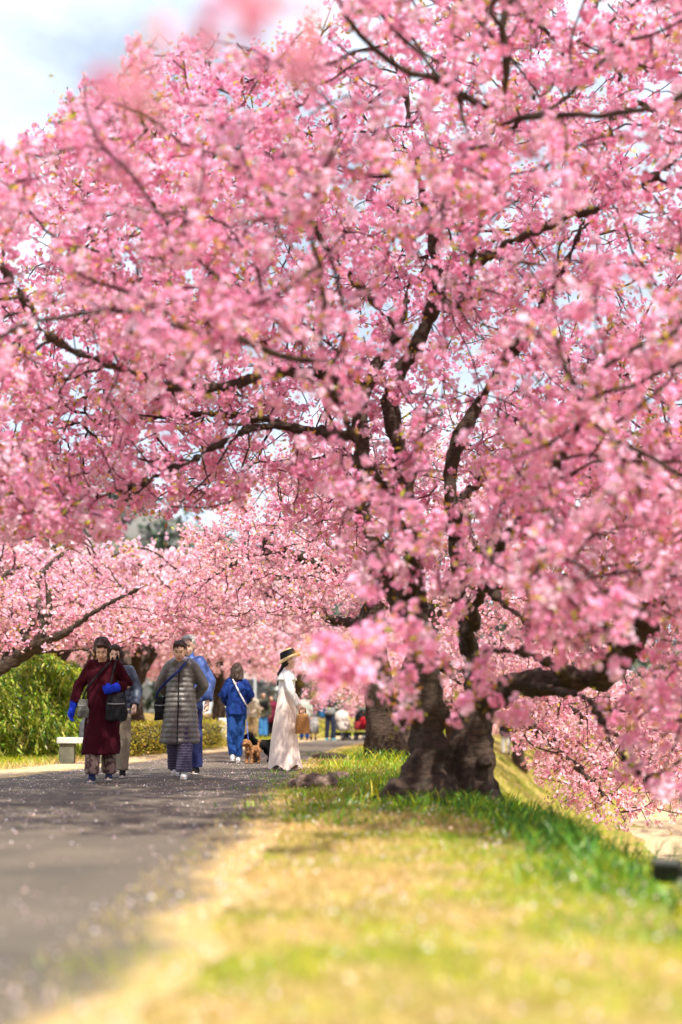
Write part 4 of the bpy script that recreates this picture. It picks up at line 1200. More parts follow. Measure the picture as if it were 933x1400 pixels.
# ------------------------------------------------------------------ people
M_skin = cloth('skin', (0.64, 0.39, 0.27), 0.55, 0.08, 20, 0.05, 0.35)
M_skin2 = cloth('fair_skin', (0.70, 0.45, 0.34), 0.55, 0.06, 20, 0.05, 0.35)
M_eye = cloth('eye_dark', (0.02, 0.014, 0.012), 0.4, 0.1)
M_lip = cloth('lips', (0.42, 0.13, 0.11), 0.5, 0.1)
HAIR = {k: cloth('hair_' + k, c_, 0.55, 0.45, 60, 0.5, 0.4) for k, c_ in (('black', (0.014, 0.011, 0.011)), ('brown', (0.038, 0.019, 0.012)), ('reddish', (0.040, 0.015, 0.011)), ('grey', (0.32, 0.31, 0.30)))}
class Pose:
    """joint positions in metres for a 1.60 m person facing -Y"""
    def __init__(s, **k):
        s.H = 1.60; s.pel = (0, 0, .88); s.chest = (0, 0, 1.16); s.neck = (0, 0.01, 1.325)
        s.head = (0, -0.02, 1.447); s.hp = 0.0; s.hy = 0.0; s.hr = 0.0
        s.sh = 0.150; s.shz = 1.262
        s.arms = [((-.235, .02, 1.03), (-.25, -.03, .80)), ((.235, .02, 1.03), (.25, -.03, .80))]
        s.legs = [((-.085, 0, .84), (-.09, -.02, .46), (-.09, 0, .07)), ((.085, 0, .84), (.09, -.02, .46), (.09, 0, .07))]
        s.fists = [0.5, 0.5]
        s.__dict__.update(k)
def person(label, loc, rz, H, pose, parts, skinmat=None, fine=True, hair=('brown', 'short'), group=None):
    skinmat = skinmat or M_skin
    sc = H / pose.H
    root = empty('person', loc, rz); tag(root, label, 'person', group)
    root.scale = (sc * .93, sc * .93, sc)
    p = pose
    HM = Matrix.Rotation(p.hy, 3, 'Z') @ Matrix.Rotation(p.hr, 3, 'Y') @ Matrix.Rotation(-p.hp, 3, 'X')
    hc = Vector(p.head)
    def hd(v): return HM @ Vector(v) + hc
    G = Geo()
    G.ell(p.pel, (.145, .105, .13)); G.ell((p.chest[0], p.chest[1], p.chest[2] - .02), (.145, .10, .19))
    G.caps(p.pel, p.chest, .115, .12)
    G.caps(Vector(p.neck) - Vector((0, 0, .05)), hd((0, .012, -.06)), .055, .05)
    # head: skull, face, jaw, nose, ears
    G.ell(hc + HM @ Vector((0, .012, .022)), (.074, .092, .092), HM)
    G.ell(hd((0, -.022, -.035)), (.060, .068, .078), HM)
    G.ell(hd((0, -.048, -.088)), (.030, .028, .024), HM)
    G.caps(hd((0, -.088, .012)), hd((0, -.104, -.022)), .009, .013)
    for s in (-1, 1):
        G.ell(hd((s * .075, .01, -.01)), (.010, .022, .032), HM)
        G.ell(hd((s * .038, -.070, -.028)), (.018, .014, .018), HM)
        G.caps(hd((s * .014, -.092, .027)), hd((s * .045, -.080, .027)), .009, .008)
    for i, s in enumerate((-1, 1)):
        shp = Vector((p.chest[0] + s * p.sh, p.chest[1], p.shz)); e, w = Vector(p.arms[i][0]), Vector(p.arms[i][1])
        G.caps((p.chest[0], p.chest[1] + .01, p.shz - .01), shp, .045, .040); G.caps(shp, e, .040, .038); G.caps(e, w, .041, .028)
        t_ = (w - e).normalized()
        inn = Vector((-s, -.35, 0)); inn = (inn - t_ * inn.dot(t_)).normalized(); side = t_.cross(inn)
        if side.y > 0: side = -side
        palm = w + t_ * .05
        G.caps(w + t_ * .012, palm + t_ * .028, .030, .034)
        for f_ in range(4):
            k0 = palm + t_ * .035 + side * (.030 - .020 * f_)
            L = (.034, .038, .036, .029)[f_]; cu = p.fists[i] * (0.9 + .12 * f_)
            d1 = (t_ * math.cos(cu) + inn * math.sin(cu)); d2 = (t_ * math.cos(cu * 2.1) + inn * math.sin(cu * 2.1))
            k1 = k0 + d1 * L; k2 = k1 + d2 * L * .85
            G.caps(k0, k1, .0095, .009, 7); G.caps(k1, k2, .009, .0075, 7)
        th0 = w + t_ * .03 + side * .026; th1 = th0 + (t_ * .6 + side * .6 + inn * .4).normalized() * .036
        G.caps(th0, th1, .012, .010, 7); G.caps(th1, th1 + (t_ * .8 + inn * .6).normalized() * .028, .010, .008, 7)
        h_, k_, a_ = (Vector(v) for v in p.legs[i])
        G.caps(h_, k_, .078, .055); G.caps(k_, a_, .052, .036)
        fd = Vector(p.feet[i]) if hasattr(p, 'feet') else Vector((s * .03, -1, 0))
        G.caps(a_ + Vector((0, .02, -.035)), a_ + fd.normalized() * .12 + Vector((0, 0, -.045)), .034, .026)
    G.skin('body', skinmat, root, voxel=0.0085 if fine else 0.018, smooth=2, dec=0.3 if fine else 0.5)
    for s in (-1, 1):
        Geo().ell(hd((s * .032, -.083, .010)), (.011, .006, .0048), HM, 8, 6).obj('eye', M_eye, root)
        if fine: Geo().caps(hd((s * .018, -.096, .032)), hd((s * .050, -.082, .033)), .004, .003, 6).obj('eyebrow', HAIR[hair[0]], root)
    Geo().caps(hd((-.020, -.086, -.058)), hd((.020, -.086, -.058)), .0065, .0065, 6).obj('mouth', M_lip, root)
    # hair
    G = Geo()
    st = hair[1]
    G.ell(hd((0, .030, .046)), (.084, .096, .084), HM)
    G.ell(hd((0, .045, -.005)), (.082, .075, .085), HM)
    if st == 'bob':
        for s in (-1, 1):
            G.caps(hd((s * .070, .005, .03)), hd((s * .082, .015, -.10)), .035, .034)
        G.caps(hd((0, .06, .02)), hd((0, .065, -.12)), .065, .055)
        G.caps(hd((-.06, .05, .0)), hd((-.06, .05, -.12)), .05, .045); G.caps(hd((.06, .05, .0)), hd((.06, .05, -.12)), .05, .045)
    if st == 'long':
        G.caps(hd((0, .07, -.05)), (p.chest[0], p.chest[1] + .11, p.chest[2] + .12), .035, .024); 
        G.caps((p.chest[0], p.chest[1] + .11, p.chest[2] + .12), (p.chest[0], p.chest[1] + .13, p.chest[2] - .02), .024, .010)
    if st == 'full':
        G.ell(hd((0, .038, .060)), (.094, .102, .080), HM)
        for s in (-1, 1): G.ell(hd((s * .075, .025, 0)), (.026, .05, .055), HM)
        G.caps(hd((-.04, -.058, .090)), hd((.045, -.055, .085)), .024, .022)
    if st in ('bob', 'long', 'short'):
        G.caps(hd((-.045, -.05, .090)), hd((.045, -.05, .088)), .020, .020)
    if st != 'none':
        G.skin('hair', HAIR[hair[0]], root, voxel=0.010 if fine else 0.018, smooth=1, wrinkle=0.018, wscale=(38, 38, 12))
    for fn in parts: fn(root, p, hd, HM, fine)
    return root
def sleeve(G, p, i, r0, r1, r2, to=0.93, puff=0.0):
    s = (-1, 1)[i]
    shp = Vector((p.chest[0] + s * p.sh * .93, p.chest[1], p.shz)); e, w = Vector(p.arms[i][0]), Vector(p.arms[i][1])
    pts = []; rad = []
    m_ = 22 if puff else 8
    for k in range(m_ + 1):
        t = k / m_
        if t < .5: q = shp.lerp(e, t * 2); r = r0 + (r1 - r0) * t * 2
        else: q = e.lerp(e.lerp(w, to), (t - .5) * 2); r = r1 + (r2 - r1) * (t - .5) * 2
        if puff: r *= 1 + puff * (abs(math.sin(t * math.pi * 7)) - .6)
        pts.append(q); rad.append(r)
    G.caps(Vector((p.chest[0], p.chest[1], p.shz - .02)), shp, .085, r0 * .96)
    G.ell(shp, (r0 * .98,) * 3)
    G.tube(pts, rad, 14)
def top(name, material, hem, hemr, waist=(.155, .12), chest=(.185, .135), arms=(.075, .062, .048), to=.93, puff=0.0, nq=9, wr=0.012, hood=False, collar=.07, hemy=0.0):
    def f(root, p, hd, HM, fine):
        G = Geo()
        z1 = p.shz - .01; z0 = hem
        rings = []
        m_ = 60 if puff else 16
        for k in range(m_ + 1):
            t = k / m_; z = z0 + (z1 - z0) * t
            zw = 1.0
            if z < zw:
                u = (z - z0) / max(.001, zw - z0); u = u * u * (3 - 2 * u) if u > 0 else 0
                rx = hemr[0] + (waist[0] - hemr[0]) * u; ry = hemr[1] + (waist[1] - hemr[1]) * u
            else:
                u = (z - zw) / (z1 - zw); q = math.sin(min(1, u * 1.5) * math.pi / 2)
                rx = waist[0] + (chest[0] - waist[0]) * q; ry = waist[1] + (chest[1] - waist[1]) * q
                if u > .75: rx *= 1 - .30 * ((u - .75) / .25) ** 2; ry *= 1 - .35 * ((u - .75) / .25) ** 2
            if puff:
                b_ = abs(math.sin(t * math.pi * nq)); rx += puff * .16 * (b_ - .6); ry += puff * .16 * (b_ - .6)
            v = Vector(p.chest) - Vector((0, 0, p.chest[2])); a = min(1, max(0, (z - .8) / .4))
            rings.append((v.x * a, v.y * a + hemy * (1 - t), z, rx, ry))
        G.loft(rings, 36)
        for i in (0, 1): sleeve(G, p, i, *arms, to=to, puff=puff)
        if collar: G.caps(Vector(p.neck) - Vector((0, 0, .06)), Vector(p.neck) + Vector((0, 0, .01)), collar, collar * .95)
        if hood:
            for k in range(9):
                a = math.pi * (k / 8 * 1.5 - .25)
                G.ell(Vector(p.neck) + Vector((math.cos(a) * .105, math.sin(a) * .085 + .015, -.005 + .02 * math.sin(a))), (.045, .045, .04))
        G.skin(name, material, root, voxel=.010 if fine else .02, smooth=1 if puff else 3, wrinkle=wr, dec=.45 if fine else .7)
    return f
def trousers(material, hem=.10, r=(.10, .085, .08), name='trousers', hip=(.165, .125), wr=.014):
    def f(root, p, hd, HM, fine):
        G = Geo()
        G.ell((p.pel[0], p.pel[1], p.pel[2] + .02), (hip[0], hip[1], .15))
        for i in (0, 1):
            h_, k_, a_ = (Vector(v) for v in p.legs[i])
            low = a_ + (k_ - a_) * max(0.0, (hem - .07) / .39)
            low.z = min(low.z, a_.z + hem - .07)
            G.caps(h_, k_, r[0], r[1]); G.tube([k_.lerp(h_, .05), k_.lerp(low, .5), low], [r[1], (r[1] + r[2]) / 2, r[2]], 14)
            G.ell(k_, (r[1],) * 3)
        G.skin(name, material, root, voxel=.011 if fine else .02, smooth=3, wrinkle=wr, wscale=(12, 12, 6), dec=.6 if fine else 1)
    return f
def shoes(material, sole=None, big=1.0):
    def f(root, p, hd, HM, fine):
        for i, s in enumerate((-1, 1)):
            a_ = Vector(p.legs[i][2])
            fd = (Vector(p.feet[i]) if hasattr(p, 'feet') else Vector((s * .03, -1, 0))).normalized()
            G = Geo()
            G.caps(a_ - fd * .045 + Vector((0, 0, -.028)), a_ + fd * .11 + Vector((0, 0, -.038)), .042 * big, .034 * big)
            G.caps(a_ + Vector((0, 0, -.02)), a_ + Vector((0, 0, .02)), .042 * big, .040 * big)
            sh_ = G.skin('shoe', material, root, voxel=.009, smooth=2)
            G = Geo(); 
            G.tube([a_ - fd * .085 + Vector((0, 0, -.058)), a_ - fd * .05 + Vector((0, 0, -.058)), a_ + fd * .05 + Vector((0, 0, -.06)), a_ + fd * .11 + Vector((0, 0, -.06)), a_ + fd * .15 + Vector((0, 0, -.058))], [.022, .036, .036, .040, .02], 10, 0.25, ref=(0.01, 0.02, 1))
            o_ = G.obj('sole', sole or cloth('white_rubber', (.7, .7, .68), .7), root)
            o_.parent = sh_
    return f
def extra_part(name, material, fn, skin=None, wr=0.0):
    def f(root, p, hd, HM, fine):
        G = Geo(); fn(G, p, hd, HM)
        if skin: G.skin(name, material, root, voxel=skin, smooth=2, wrinkle=wr)
        else: G.obj(name, material, root)
    return f
def glove(i, material):
    def fn(G, p, hd, HM):
        e, w = Vector(p.arms[i][0]), Vector(p.arms[i][1]); t_ = (w - e).normalized(); s = (-1, 1)[i]
        inn = Vector((-s, -.35, 0)); inn = (inn - t_ * inn.dot(t_)).normalized(); side = t_.cross(inn)
        if side.y > 0: side = -side
        G.tube([w - t_ * .10, w - t_ * .05, w + t_ * .01], [.056, .052, .040], 12)
        palm = w + t_ * .05
        G.caps(w + t_ * .005, palm + t_ * .03, .040, .046)
        for f_ in range(4):
            k0 = palm + t_ * .035 + side * (.036 - .024 * f_); cu = p.fists[i] * (.9 + .12 * f_); L = (.036, .040, .038, .031)[f_]
            d1 = t_ * math.cos(cu) + inn * math.sin(cu); d2 = t_ * math.cos(cu * 2.1) + inn * math.sin(cu * 2.1)
            k1 = k0 + d1 * L; G.caps(k0, k1, .0145, .0135, 8); G.caps(k1, k1 + d2 * L * .9, .0135, .0115, 8)
        th0 = w + t_ * .03 + side * .032; th1 = th0 + (t_ * .6 + side * .6 + inn * .4).normalized() * .04
        G.caps(th0, th1, .0165, .0145, 8); G.caps(th1, th1 + (t_ * .8 + inn * .6).normalized() * .03, .0145, .012, 8)
    return extra_part('glove', material, fn, .008, .004)
def strap(name, label, pts, rad, material, H, loc, rz, flat=.3):
    pass
def place(px, d):
    x = (px - 466.5) / FPX * d / math.cos(PITCH) * math.cos(PITCH)
    return (float(x), d, gz1(x, d) + 0.008)
def carried(name, label, cat, loc, rz, sc, build):
    """a bag or other carried thing, placed in its owner's frame"""
    r = empty(name, loc, rz); r.scale = (sc * .93, sc * .93, sc); tag(r, label, cat)
    build(r)
    return r
def tubepart(name, pts, rad, material, root, n=8, flat=1.0, ref=None):
    m_ = 10
    q, rr = resample(pts, [rad] * len(pts), 0.05)
    Geo().tube([tuple(v) for v in q], list(rr), n, flat, ref).obj(name, material, root)

# patterned trouser cloths
def bag_body(r, c_, w_, d_, h_, material, clasp=True):
    sq = lambda a, k: 1 / max(abs(math.cos(a)), abs(math.sin(a))) ** .7
    G = Geo().loft([(0, 0, -h_, w_ * .86, d_ * .8), (0, 0, -h_ * .93, w_ * .97, d_ * .97), (.004, -.004, -h_ * .3, w_ * 1.02, d_ * 1.08), (-.004, 0, h_ * .4, w_ * .94, d_ * .8), (0, 0, h_ * .9, w_ * .86, d_ * .45), (0, 0, h_, w_ * .78, d_ * .3)], 28, sq)
    o_ = G.skin('pouch', material, r, .008, 1, .014, (16, 16, 12)); o_.location = c_
    Geo().tube([(-w_ * .8, -d_ * .98, h_ * .30), (0, -d_ * 1.16, h_ * .26), (w_ * .8, -d_ * .98, h_ * .30)], [.006] * 3, 6).obj('zip', cloth('grey_zip', (.30, .30, .30), .4), r).location = c_
def plaid(name, a, b, c_, scale):
    m, t, o = new_mat(name)
    v = coords(t, (scale, scale, scale))
    ck = N(t, 'ShaderNodeTexChecker', Scale=1.0)
    ck.inputs['Color1'].default_value = a + (1,); ck.inputs['Color2'].default_value = b + (1,)
    t.links.new(v, ck.inputs['Vector'])
    w = N(t, 'ShaderNodeTexWave', Scale=0.32); w.bands_direction = 'Z'
    t.links.new(v, w.inputs['Vector'])
    r_ = ramp(t, w.outputs['Fac'], [(0.86, (0, 0, 0)), (0.92, (0.7, 0.7, 0.7))])
    bs = N(t, 'ShaderNodeBsdfPrincipled', Roughness=0.9)
    t.links.new(mix(t, r_, ck.outputs['Color'], c_), bs.inputs['Base Color']); t.links.new(bs.outputs[0], o.inputs['Surface'])
    return m
def blotch(name, a, b, scale):
    m, t, o = new_mat(name)
    v = coords(t); f_ = noise_fac(t, v, scale, 2, 0.5)
    bs = N(t, 'ShaderNodeBsdfPrincipled', Roughness=0.9)
    t.links.new(ramp(t, f_, [(0.44, a), (0.52, b), (0.58, b), (0.66, a)]), bs.inputs['Base Color']); t.links.new(bs.outputs[0], o.inputs['Surface'])
    return m
M_maroon = cloth('maroon_knit', (0.042, 0.004, 0.009), 0.95, 0.25, 90, 0.4, 0.1)
M_batik = blotch('brown_batik', (0.30, 0.20, 0.16), (0.07, 0.035, 0.032), 11)
M_cobalt = cloth('cobalt_fleece', (0.006, 0.03, 0.46), 0.8, 0.2, 60)
M_black = cloth('black_cloth', (0.012, 0.012, 0.014), 0.8, 0.3, 40)
M_navy = cloth('navy_cloth', (0.012, 0.016, 0.05), 0.7, 0.3, 40)
M_olive = cloth('grey_olive_canvas', (0.12, 0.12, 0.10), 0.7, 0.25, 20)
M_grey = cloth('taupe_nylon', (0.13, 0.118, 0.108), 0.42, 0.12, 25, 0.15, 0.45)
M_bluepuff = cloth('blue_nylon', (0.06, 0.11, 0.33), 0.5, 0.12, 25, 0.15, 0.4)
M_navypuff = cloth('slate_nylon', (0.04, 0.05, 0.085), 0.5, 0.2, 25, 0.15, 0.4)
M_plaid = plaid('navy_plaid', (0.030, 0.022, 0.055), (0.060, 0.050, 0.095), (0.20, 0.17, 0.26), 34)
M_khaki = cloth('khaki_cotton', (0.30, 0.24, 0.17), 0.9, 0.2, 30)
M_whiteshoe = cloth('white_leather', (0.72, 0.70, 0.68), 0.5, 0.08)
M_blue = cloth('royal_blue_cotton', (0.006, 0.026, 0.15), 0.85, 0.2, 30)
M_denim = cloth('blue_denim', (0.012, 0.05, 0.19), 0.9, 0.3, 50)
M_ivory = cloth('ivory_lace', (0.80, 0.74, 0.70), 0.9, 0.08, 120, 0.5)
M_blush = cloth('blush_chiffon', (0.82, 0.67, 0.58), 0.85, 0.05, 20)
M_strawhat = cloth('straw', (0.58, 0.40, 0.19), 0.8, 0.2, 80, 0.6)
M_wicker = cloth('tan_wicker', (0.40, 0.18, 0.055), 0.6, 0.35, 70, 0.8, 0.3)

# ---- woman in the maroon knit dress
L1 = place(143, 15.7); s1 = 1.60 / 1.60
pose = Pose(head=(-.01, -.08, 1.42), hp=R(-26), neck=(0, -.02, 1.31), chest=(0, -.01, 1.16),
    arms=[((-.275, .03, 1.05), (-.335, -.04, .80)), ((.285, .05, 1.05), (.135, -.17, 1.00))],
    legs=[((-.085, 0, .84), (-.095, -.09, .47), (-.085, -.12, .07)), ((.085, 0, .84), (.09, .03, .46), (.085, .10, .085))], fists=[.35, .9])
person('woman in a long maroon knit dress and cobalt gloves walking with head bowed', L1, R(3), 1.60, pose, [
    top('dress', M_maroon, .30, (.225, .21), waist=(.175, .15), chest=(.165, .13), arms=(.068, .066, .060), to=.80, wr=.021, collar=.060, hemy=-.02),
    trousers(M_batik, .09, (.08, .08, .09), hip=(.15, .12)), shoes(cloth('navy_shoe', (.02, .03, .09), .7)), glove(0, M_cobalt), glove(1, M_cobalt)], hair=('reddish', 'full'))
def b1(r):
    bag_body(r, (-.20, -.17, .79), .062, .035, .10, M_olive)
    tubepart('strap', [(-.21, -.15, .89), (-.15, -.19, 1.02), (-.02, -.19, 1.17), (.09, -.14, 1.29), (.115, -.02, 1.345), (.09, .1, 1.28)], .011, M_black, r, 8, .4)
carried('crossbody_bag', 'small grey-olive pouch slung across the maroon dress', 'bag', L1, R(3), s1, b1)
def b2(r):
    bag_body(r, (.19, -.205, .80), .125, .055, .14, M_black)
    tubepart('strap', [(.10, -.21, .92), (.125, -.20, 1.10), (.155, -.14, 1.27), (.165, 0, 1.375), (.17, .11, 1.27), (.2, .16, 1.1), (.25, .1, .95)], .012, M_black, r, 8, .4)
carried('shoulder_bag', 'black shoulder bag hanging at the maroon dress under the bent arm', 'bag', L1, R(3), s1, b2)

# ---- woman behind her
L2 = place(164, 16.9)
person('woman in a slate quilted jacket and khaki trousers walking behind the maroon dress', L2, R(5), 1.57, Pose(hp=R(-5), head=(-.05, -.02, 1.45), arms=[((-.235, .02, 1.03), (-.25, -.08, .82)), ((.245, .02, 1.03), (.22, -.10, .84))],
    legs=[((-.085, 0, .84), (-.09, .02, .46), (-.08, .08, .085)), ((.085, 0, .84), (.09, -.06, .46), (.085, -.06, .07))]), [
    top('jacket', M_navypuff, .66, (.18, .15), waist=(.175, .15), chest=(.175, .145), arms=(.075, .07, .058), puff=.08, nq=8, wr=.006, hood=False, collar=.072),
    trousers(M_khaki, .09), shoes(M_black)], M_skin2, hair=('brown', 'bob'))
# ---- woman in the long quilted coat
L3 = place(249, 16.4); s3 = 1.61 / 1.6
person('older woman in a long taupe quilted coat, hands clasped behind her back', L3, R(-2), 1.61, Pose(hp=R(-14), head=(-.01, -.055, 1.43), neck=(0, -.01, 1.325),
    arms=[((-.265, .09, 1.06), (-.13, .19, .88)), ((.265, .09, 1.06), (.13, .19, .88))],
    legs=[((-.085, 0, .84), (-.085, .06, .47), (-.075, .22, .11)), ((.085, 0, .84), (.085, -.11, .47), (.075, -.12, .07))]), [
    top('coat', M_grey, .40, (.245, .215), waist=(.175, .16), chest=(.165, .145), arms=(.073, .072, .060), puff=.11, nq=15, wr=.014, hood=True, collar=.075),
    extra_part('zip', M_black, lambda G, p, hd, HM: G.tube([(.0, -.222, .405), (.0, -.208, .55), (0, -.185, .75), (0, -.168, .95), (0, -.160, 1.12), (0, -.145, 1.22)], [.009] * 6, 6)),
    extra_part('scarf', cloth('lilac_scarf', (.42, .36, .46), .9, .4, 40), lambda G, p, hd, HM: [G.ell((math.cos(a) * .065, math.sin(a) * .06 - .005, 1.35), (.032, .032, .028)) for a in [k * .7 for k in range(9)]], .01, .006),
    trousers(M_plaid, .09, (.09, .09, .100), hip=(.15, .12)), shoes(M_whiteshoe)], hair=('reddish', 'short'))
def b3_(r):
    bag_body(r, (-.25, .05, .79), .07, .09, .13, M_black)
    tubepart('strap', [(-.30, -.04, .90), (-.24, -.14, 1.0), (-.12, -.19, 1.11), (0.0, -.19, 1.21), (.075, -.13, 1.305), (.10, -.01, 1.345), (.05, .12, 1.26), (-.1, .18, 1.1)], .0155, cloth('navy_strap', (.015, .025, .13), .7), r, 8, .35)
carried('crossbody_bag', 'black bag on a navy strap across the taupe quilted coat', 'bag', L3, R(-2), s3, b3_)
# ---- man behind her
L4 = place(259, 17.4)
person('grey-haired man in a blue quilted jacket walking behind the taupe coat', L4, R(-8), 1.72, Pose(hp=R(-8), legs=[((-.085, 0, .84), (-.09, -.05, .46), (-.09, -.06, .07)), ((.085, 0, .84), (.09, .03, .46), (.09, .08, .085))],
    arms=[((-.25, .03, 1.04), (-.24, -.06, .82)), ((.26, .03, 1.04), (.25, -.04, .82))]), [
    top('jacket', M_bluepuff, .74, (.185, .15), waist=(.19, .15), chest=(.19, .15), arms=(.08, .076, .062), puff=.09, nq=8, wr=.006, collar=.078),
    trousers(cloth('indigo_cotton', (.04, .05, .16), .9), .08), shoes(M_black)], M_skin2, hair=('grey', 'short'))
# ---- woman in blue, walking away
L5 = place(325, 22.6); R5 = R(180 + 4)
person('woman in a royal blue jacket and jeans walking away beside the dogs', L5, R5, 1.58, Pose(hp=R(-12), hy=R(0), head=(0, -.03, 1.445),
    arms=[((-.255, .04, 1.05), (-.15, -.17, .93)), ((.255, .04, 1.05), (.15, -.17, .93))],
    legs=[((-.085, 0, .84), (-.06, -.06, .46), (-.035, -.08, .07)), ((.085, 0, .84), (.08, .02, .46), (.06, .12, .10))]), [
    top('jacket', M_blue, .76, (.172, .14), waist=(.165, .135), chest=(.165, .13), arms=(.070, .066, .054), wr=.026, collar=.07),
    trousers(M_denim, .10, (.095, .08, .068), hip=(.155, .125)), shoes(M_whiteshoe)], hair=('brown', 'bob'))
def b5(r):
    tubepart('strap', [(.10, -.03, 1.36), (.06, .10, 1.30), (-.02, .155, 1.15), (-.12, .15, .98), (-.19, .05, .87), (-.18, -.08, .84)], .011, M_whiteshoe, r, 8, .4)
    o_ = Geo().box((0, 0, 0), (.08, .03, .06)).ell((0, 0, 0), (.09, .04, .07)).skin('pouch', M_whiteshoe, r, .01, 2); o_.location = (-.14, -.17, .82)
carried('crossbody_bag', 'white bag on a thin white strap across the royal blue jacket', 'bag', L5, R5, 1.58 / 1.6, b5)

# ---- woman in the long pale dress, in profile
L6 = place(393, 19.3); R6 = R(90); s6 = 1.60 / 1.6
pose6 = Pose(hp=R(2), head=(0, -.035, 1.46), arms=[((-.205, -.06, 1.05), (-.19, -.17, .84)), ((.195, -.05, 1.05), (.15, -.19, .84))], fists=[1.1, 1.1])
def skirt(root, p, hd, HM, fine):
    n_ = 132; rings = 22; V = []; F = []
    for k in range(rings):
        t = k / (rings - 1)
        z = 1.09 - 1.05 * t
        rx = .150 + .09 * t ** 1.1; ry = .115 + .125 * t ** 1.1
        cyy = -.01 + .035 * math.sin(t * 2.5)
        for i in range(n_):
            a = 6.28318 * i / n_
            pl_ = (.02 + .085 * t) * (math.sin(a * 9 + 2.1 * math.sin(2 * a + 1) + t * 1.2) * .5 + .28 * math.sin(a * 17 + 2 * math.cos(3 * a) + 1 + t) + .45 * noise.noise(Vector((2.2 * math.cos(a), 2.2 * math.sin(a), t * 1.5))))
            dz = .035 * t ** 6 * math.sin(a * 5 + 1)
            V.append((rx * (1 + pl_) * math.cos(a), cyy + ry * (1 + pl_) * math.sin(a), z + dz))
    for k in range(rings - 1):
        for i in range(n_):
            a = k * n_ + i; b = k * n_ + (i + 1) % n_
            F.append((a, a + n_, b + n_, b))
    F.append(tuple(range(n_)))
    link('skirt', py_mesh('skirt', V, F, True), M_blush, root)
def hat(root, p, hd, HM, fine):
    M_ = HM @ Matrix.Rotation(R(-20), 3, 'X')
    c0 = hd((0, .012, .055))
    n_ = 40; prof = [(.165, -.040), (.162, -.034), (.135, -.010), (.105, .004), (.098, .03), (.092, .075), (.07, .098), (.03, .105)]
    V = []; F = []
    for r_, z in prof:
        for i in range(n_):
            a = 6.28318 * i / n_
            V.append(c0 + M_ @ Vector((r_ * math.cos(a), r_ * 1.05 * math.sin(a), z + (.012 * math.sin(2 * a) if r_ > .13 else 0))))
    for k in range(len(prof) - 1):
        for i in range(n_):
            a = k * n_ + i; b = k * n_ + (i + 1) % n_
            F.append((a, b, b + n_, a + n_))
    F.append(tuple(range((len(prof) - 1) * n_, len(prof) * n_)))
    h_ = link('straw_hat', py_mesh('straw_hat', V, F, True), M_strawhat, root)
    sm = h_.modifiers.new('t', 'SOLIDIFY'); sm.thickness = .005
    V = []; F = []
    pr = [(.114, .000), (.110, .03), (.104, .066), (.098, .082), (.094, .084)]
    for r_, z in pr:
        for i in range(n_):
            a = 6.28318 * i / n_
            V.append(c0 + M_ @ Vector((r_ * math.cos(a), r_ * 1.05 * math.sin(a), z)))
    for k in range(len(pr) - 1):
        for i in range(n_):
            a = k * n_ + i; b = k * n_ + (i + 1) % n_
            F.append((a, b, b + n_, a + n_))
    b_ = link('hat_band', py_mesh('hat_band', V, F, True), M_black, h_)
person('woman in an ivory lace top, long blush skirt and straw hat, seen in profile', L6, R6, 1.60, pose6, [
    skirt, top('blouse', M_ivory, 1.0, (.14, .125), waist=(.14, .125), chest=(.15, .12), arms=(.060, .054, .040), wr=.008, collar=.058),
    extra_part('lace_collar', M_ivory, lambda G, p, hd, HM: G.loft([(0, 0, 1.19, .185, .145), (0, 0, 1.215, .185, .145), (0, 0, 1.275, .14, .11), (0, 0, 1.33, .07, .065)], 30, lambda a, k: 1 + (.03 * math.sin(a * 14) if k < 2 else 0))),
    hat, shoes(cloth('tan_leather', (.32, .20, .11), .5))], M_skin2, hair=('black', 'long'))
def b6(r):
    c_ = Vector((-.19, -.235, .615))
    G = Geo().loft([(0, 0, -.13, .052, .10), (0, 0, -.125, .056, .104), (0, 0, 0, .056, .102), (0, 0, .09, .052, .09), (0, 0, .13, .04, .07)], 24, lambda a, k: 1 / max(abs(math.cos(a)), abs(math.sin(a))) ** .75)
    o_ = G.obj('basket', M_wicker, r); o_.location = c_
    for s in (-1, 1):
        q = [c_ + Vector((s * .03, -.05, .12)), c_ + Vector((s * .022, -.04, .19)), c_ + Vector((s * .012, 0, .215)), c_ + Vector((s * .022, .04, .19)), c_ + Vector((s * .03, .05, .12))]
        tubepart('handle', [tuple(v) for v in q], .008, cloth('red_brown_leather', (.28, .06, .03), .5), r)
carried('wicker_handbag', 'tan wicker box handbag held in front of the blush skirt', 'bag', L6, R6, s6, b6)

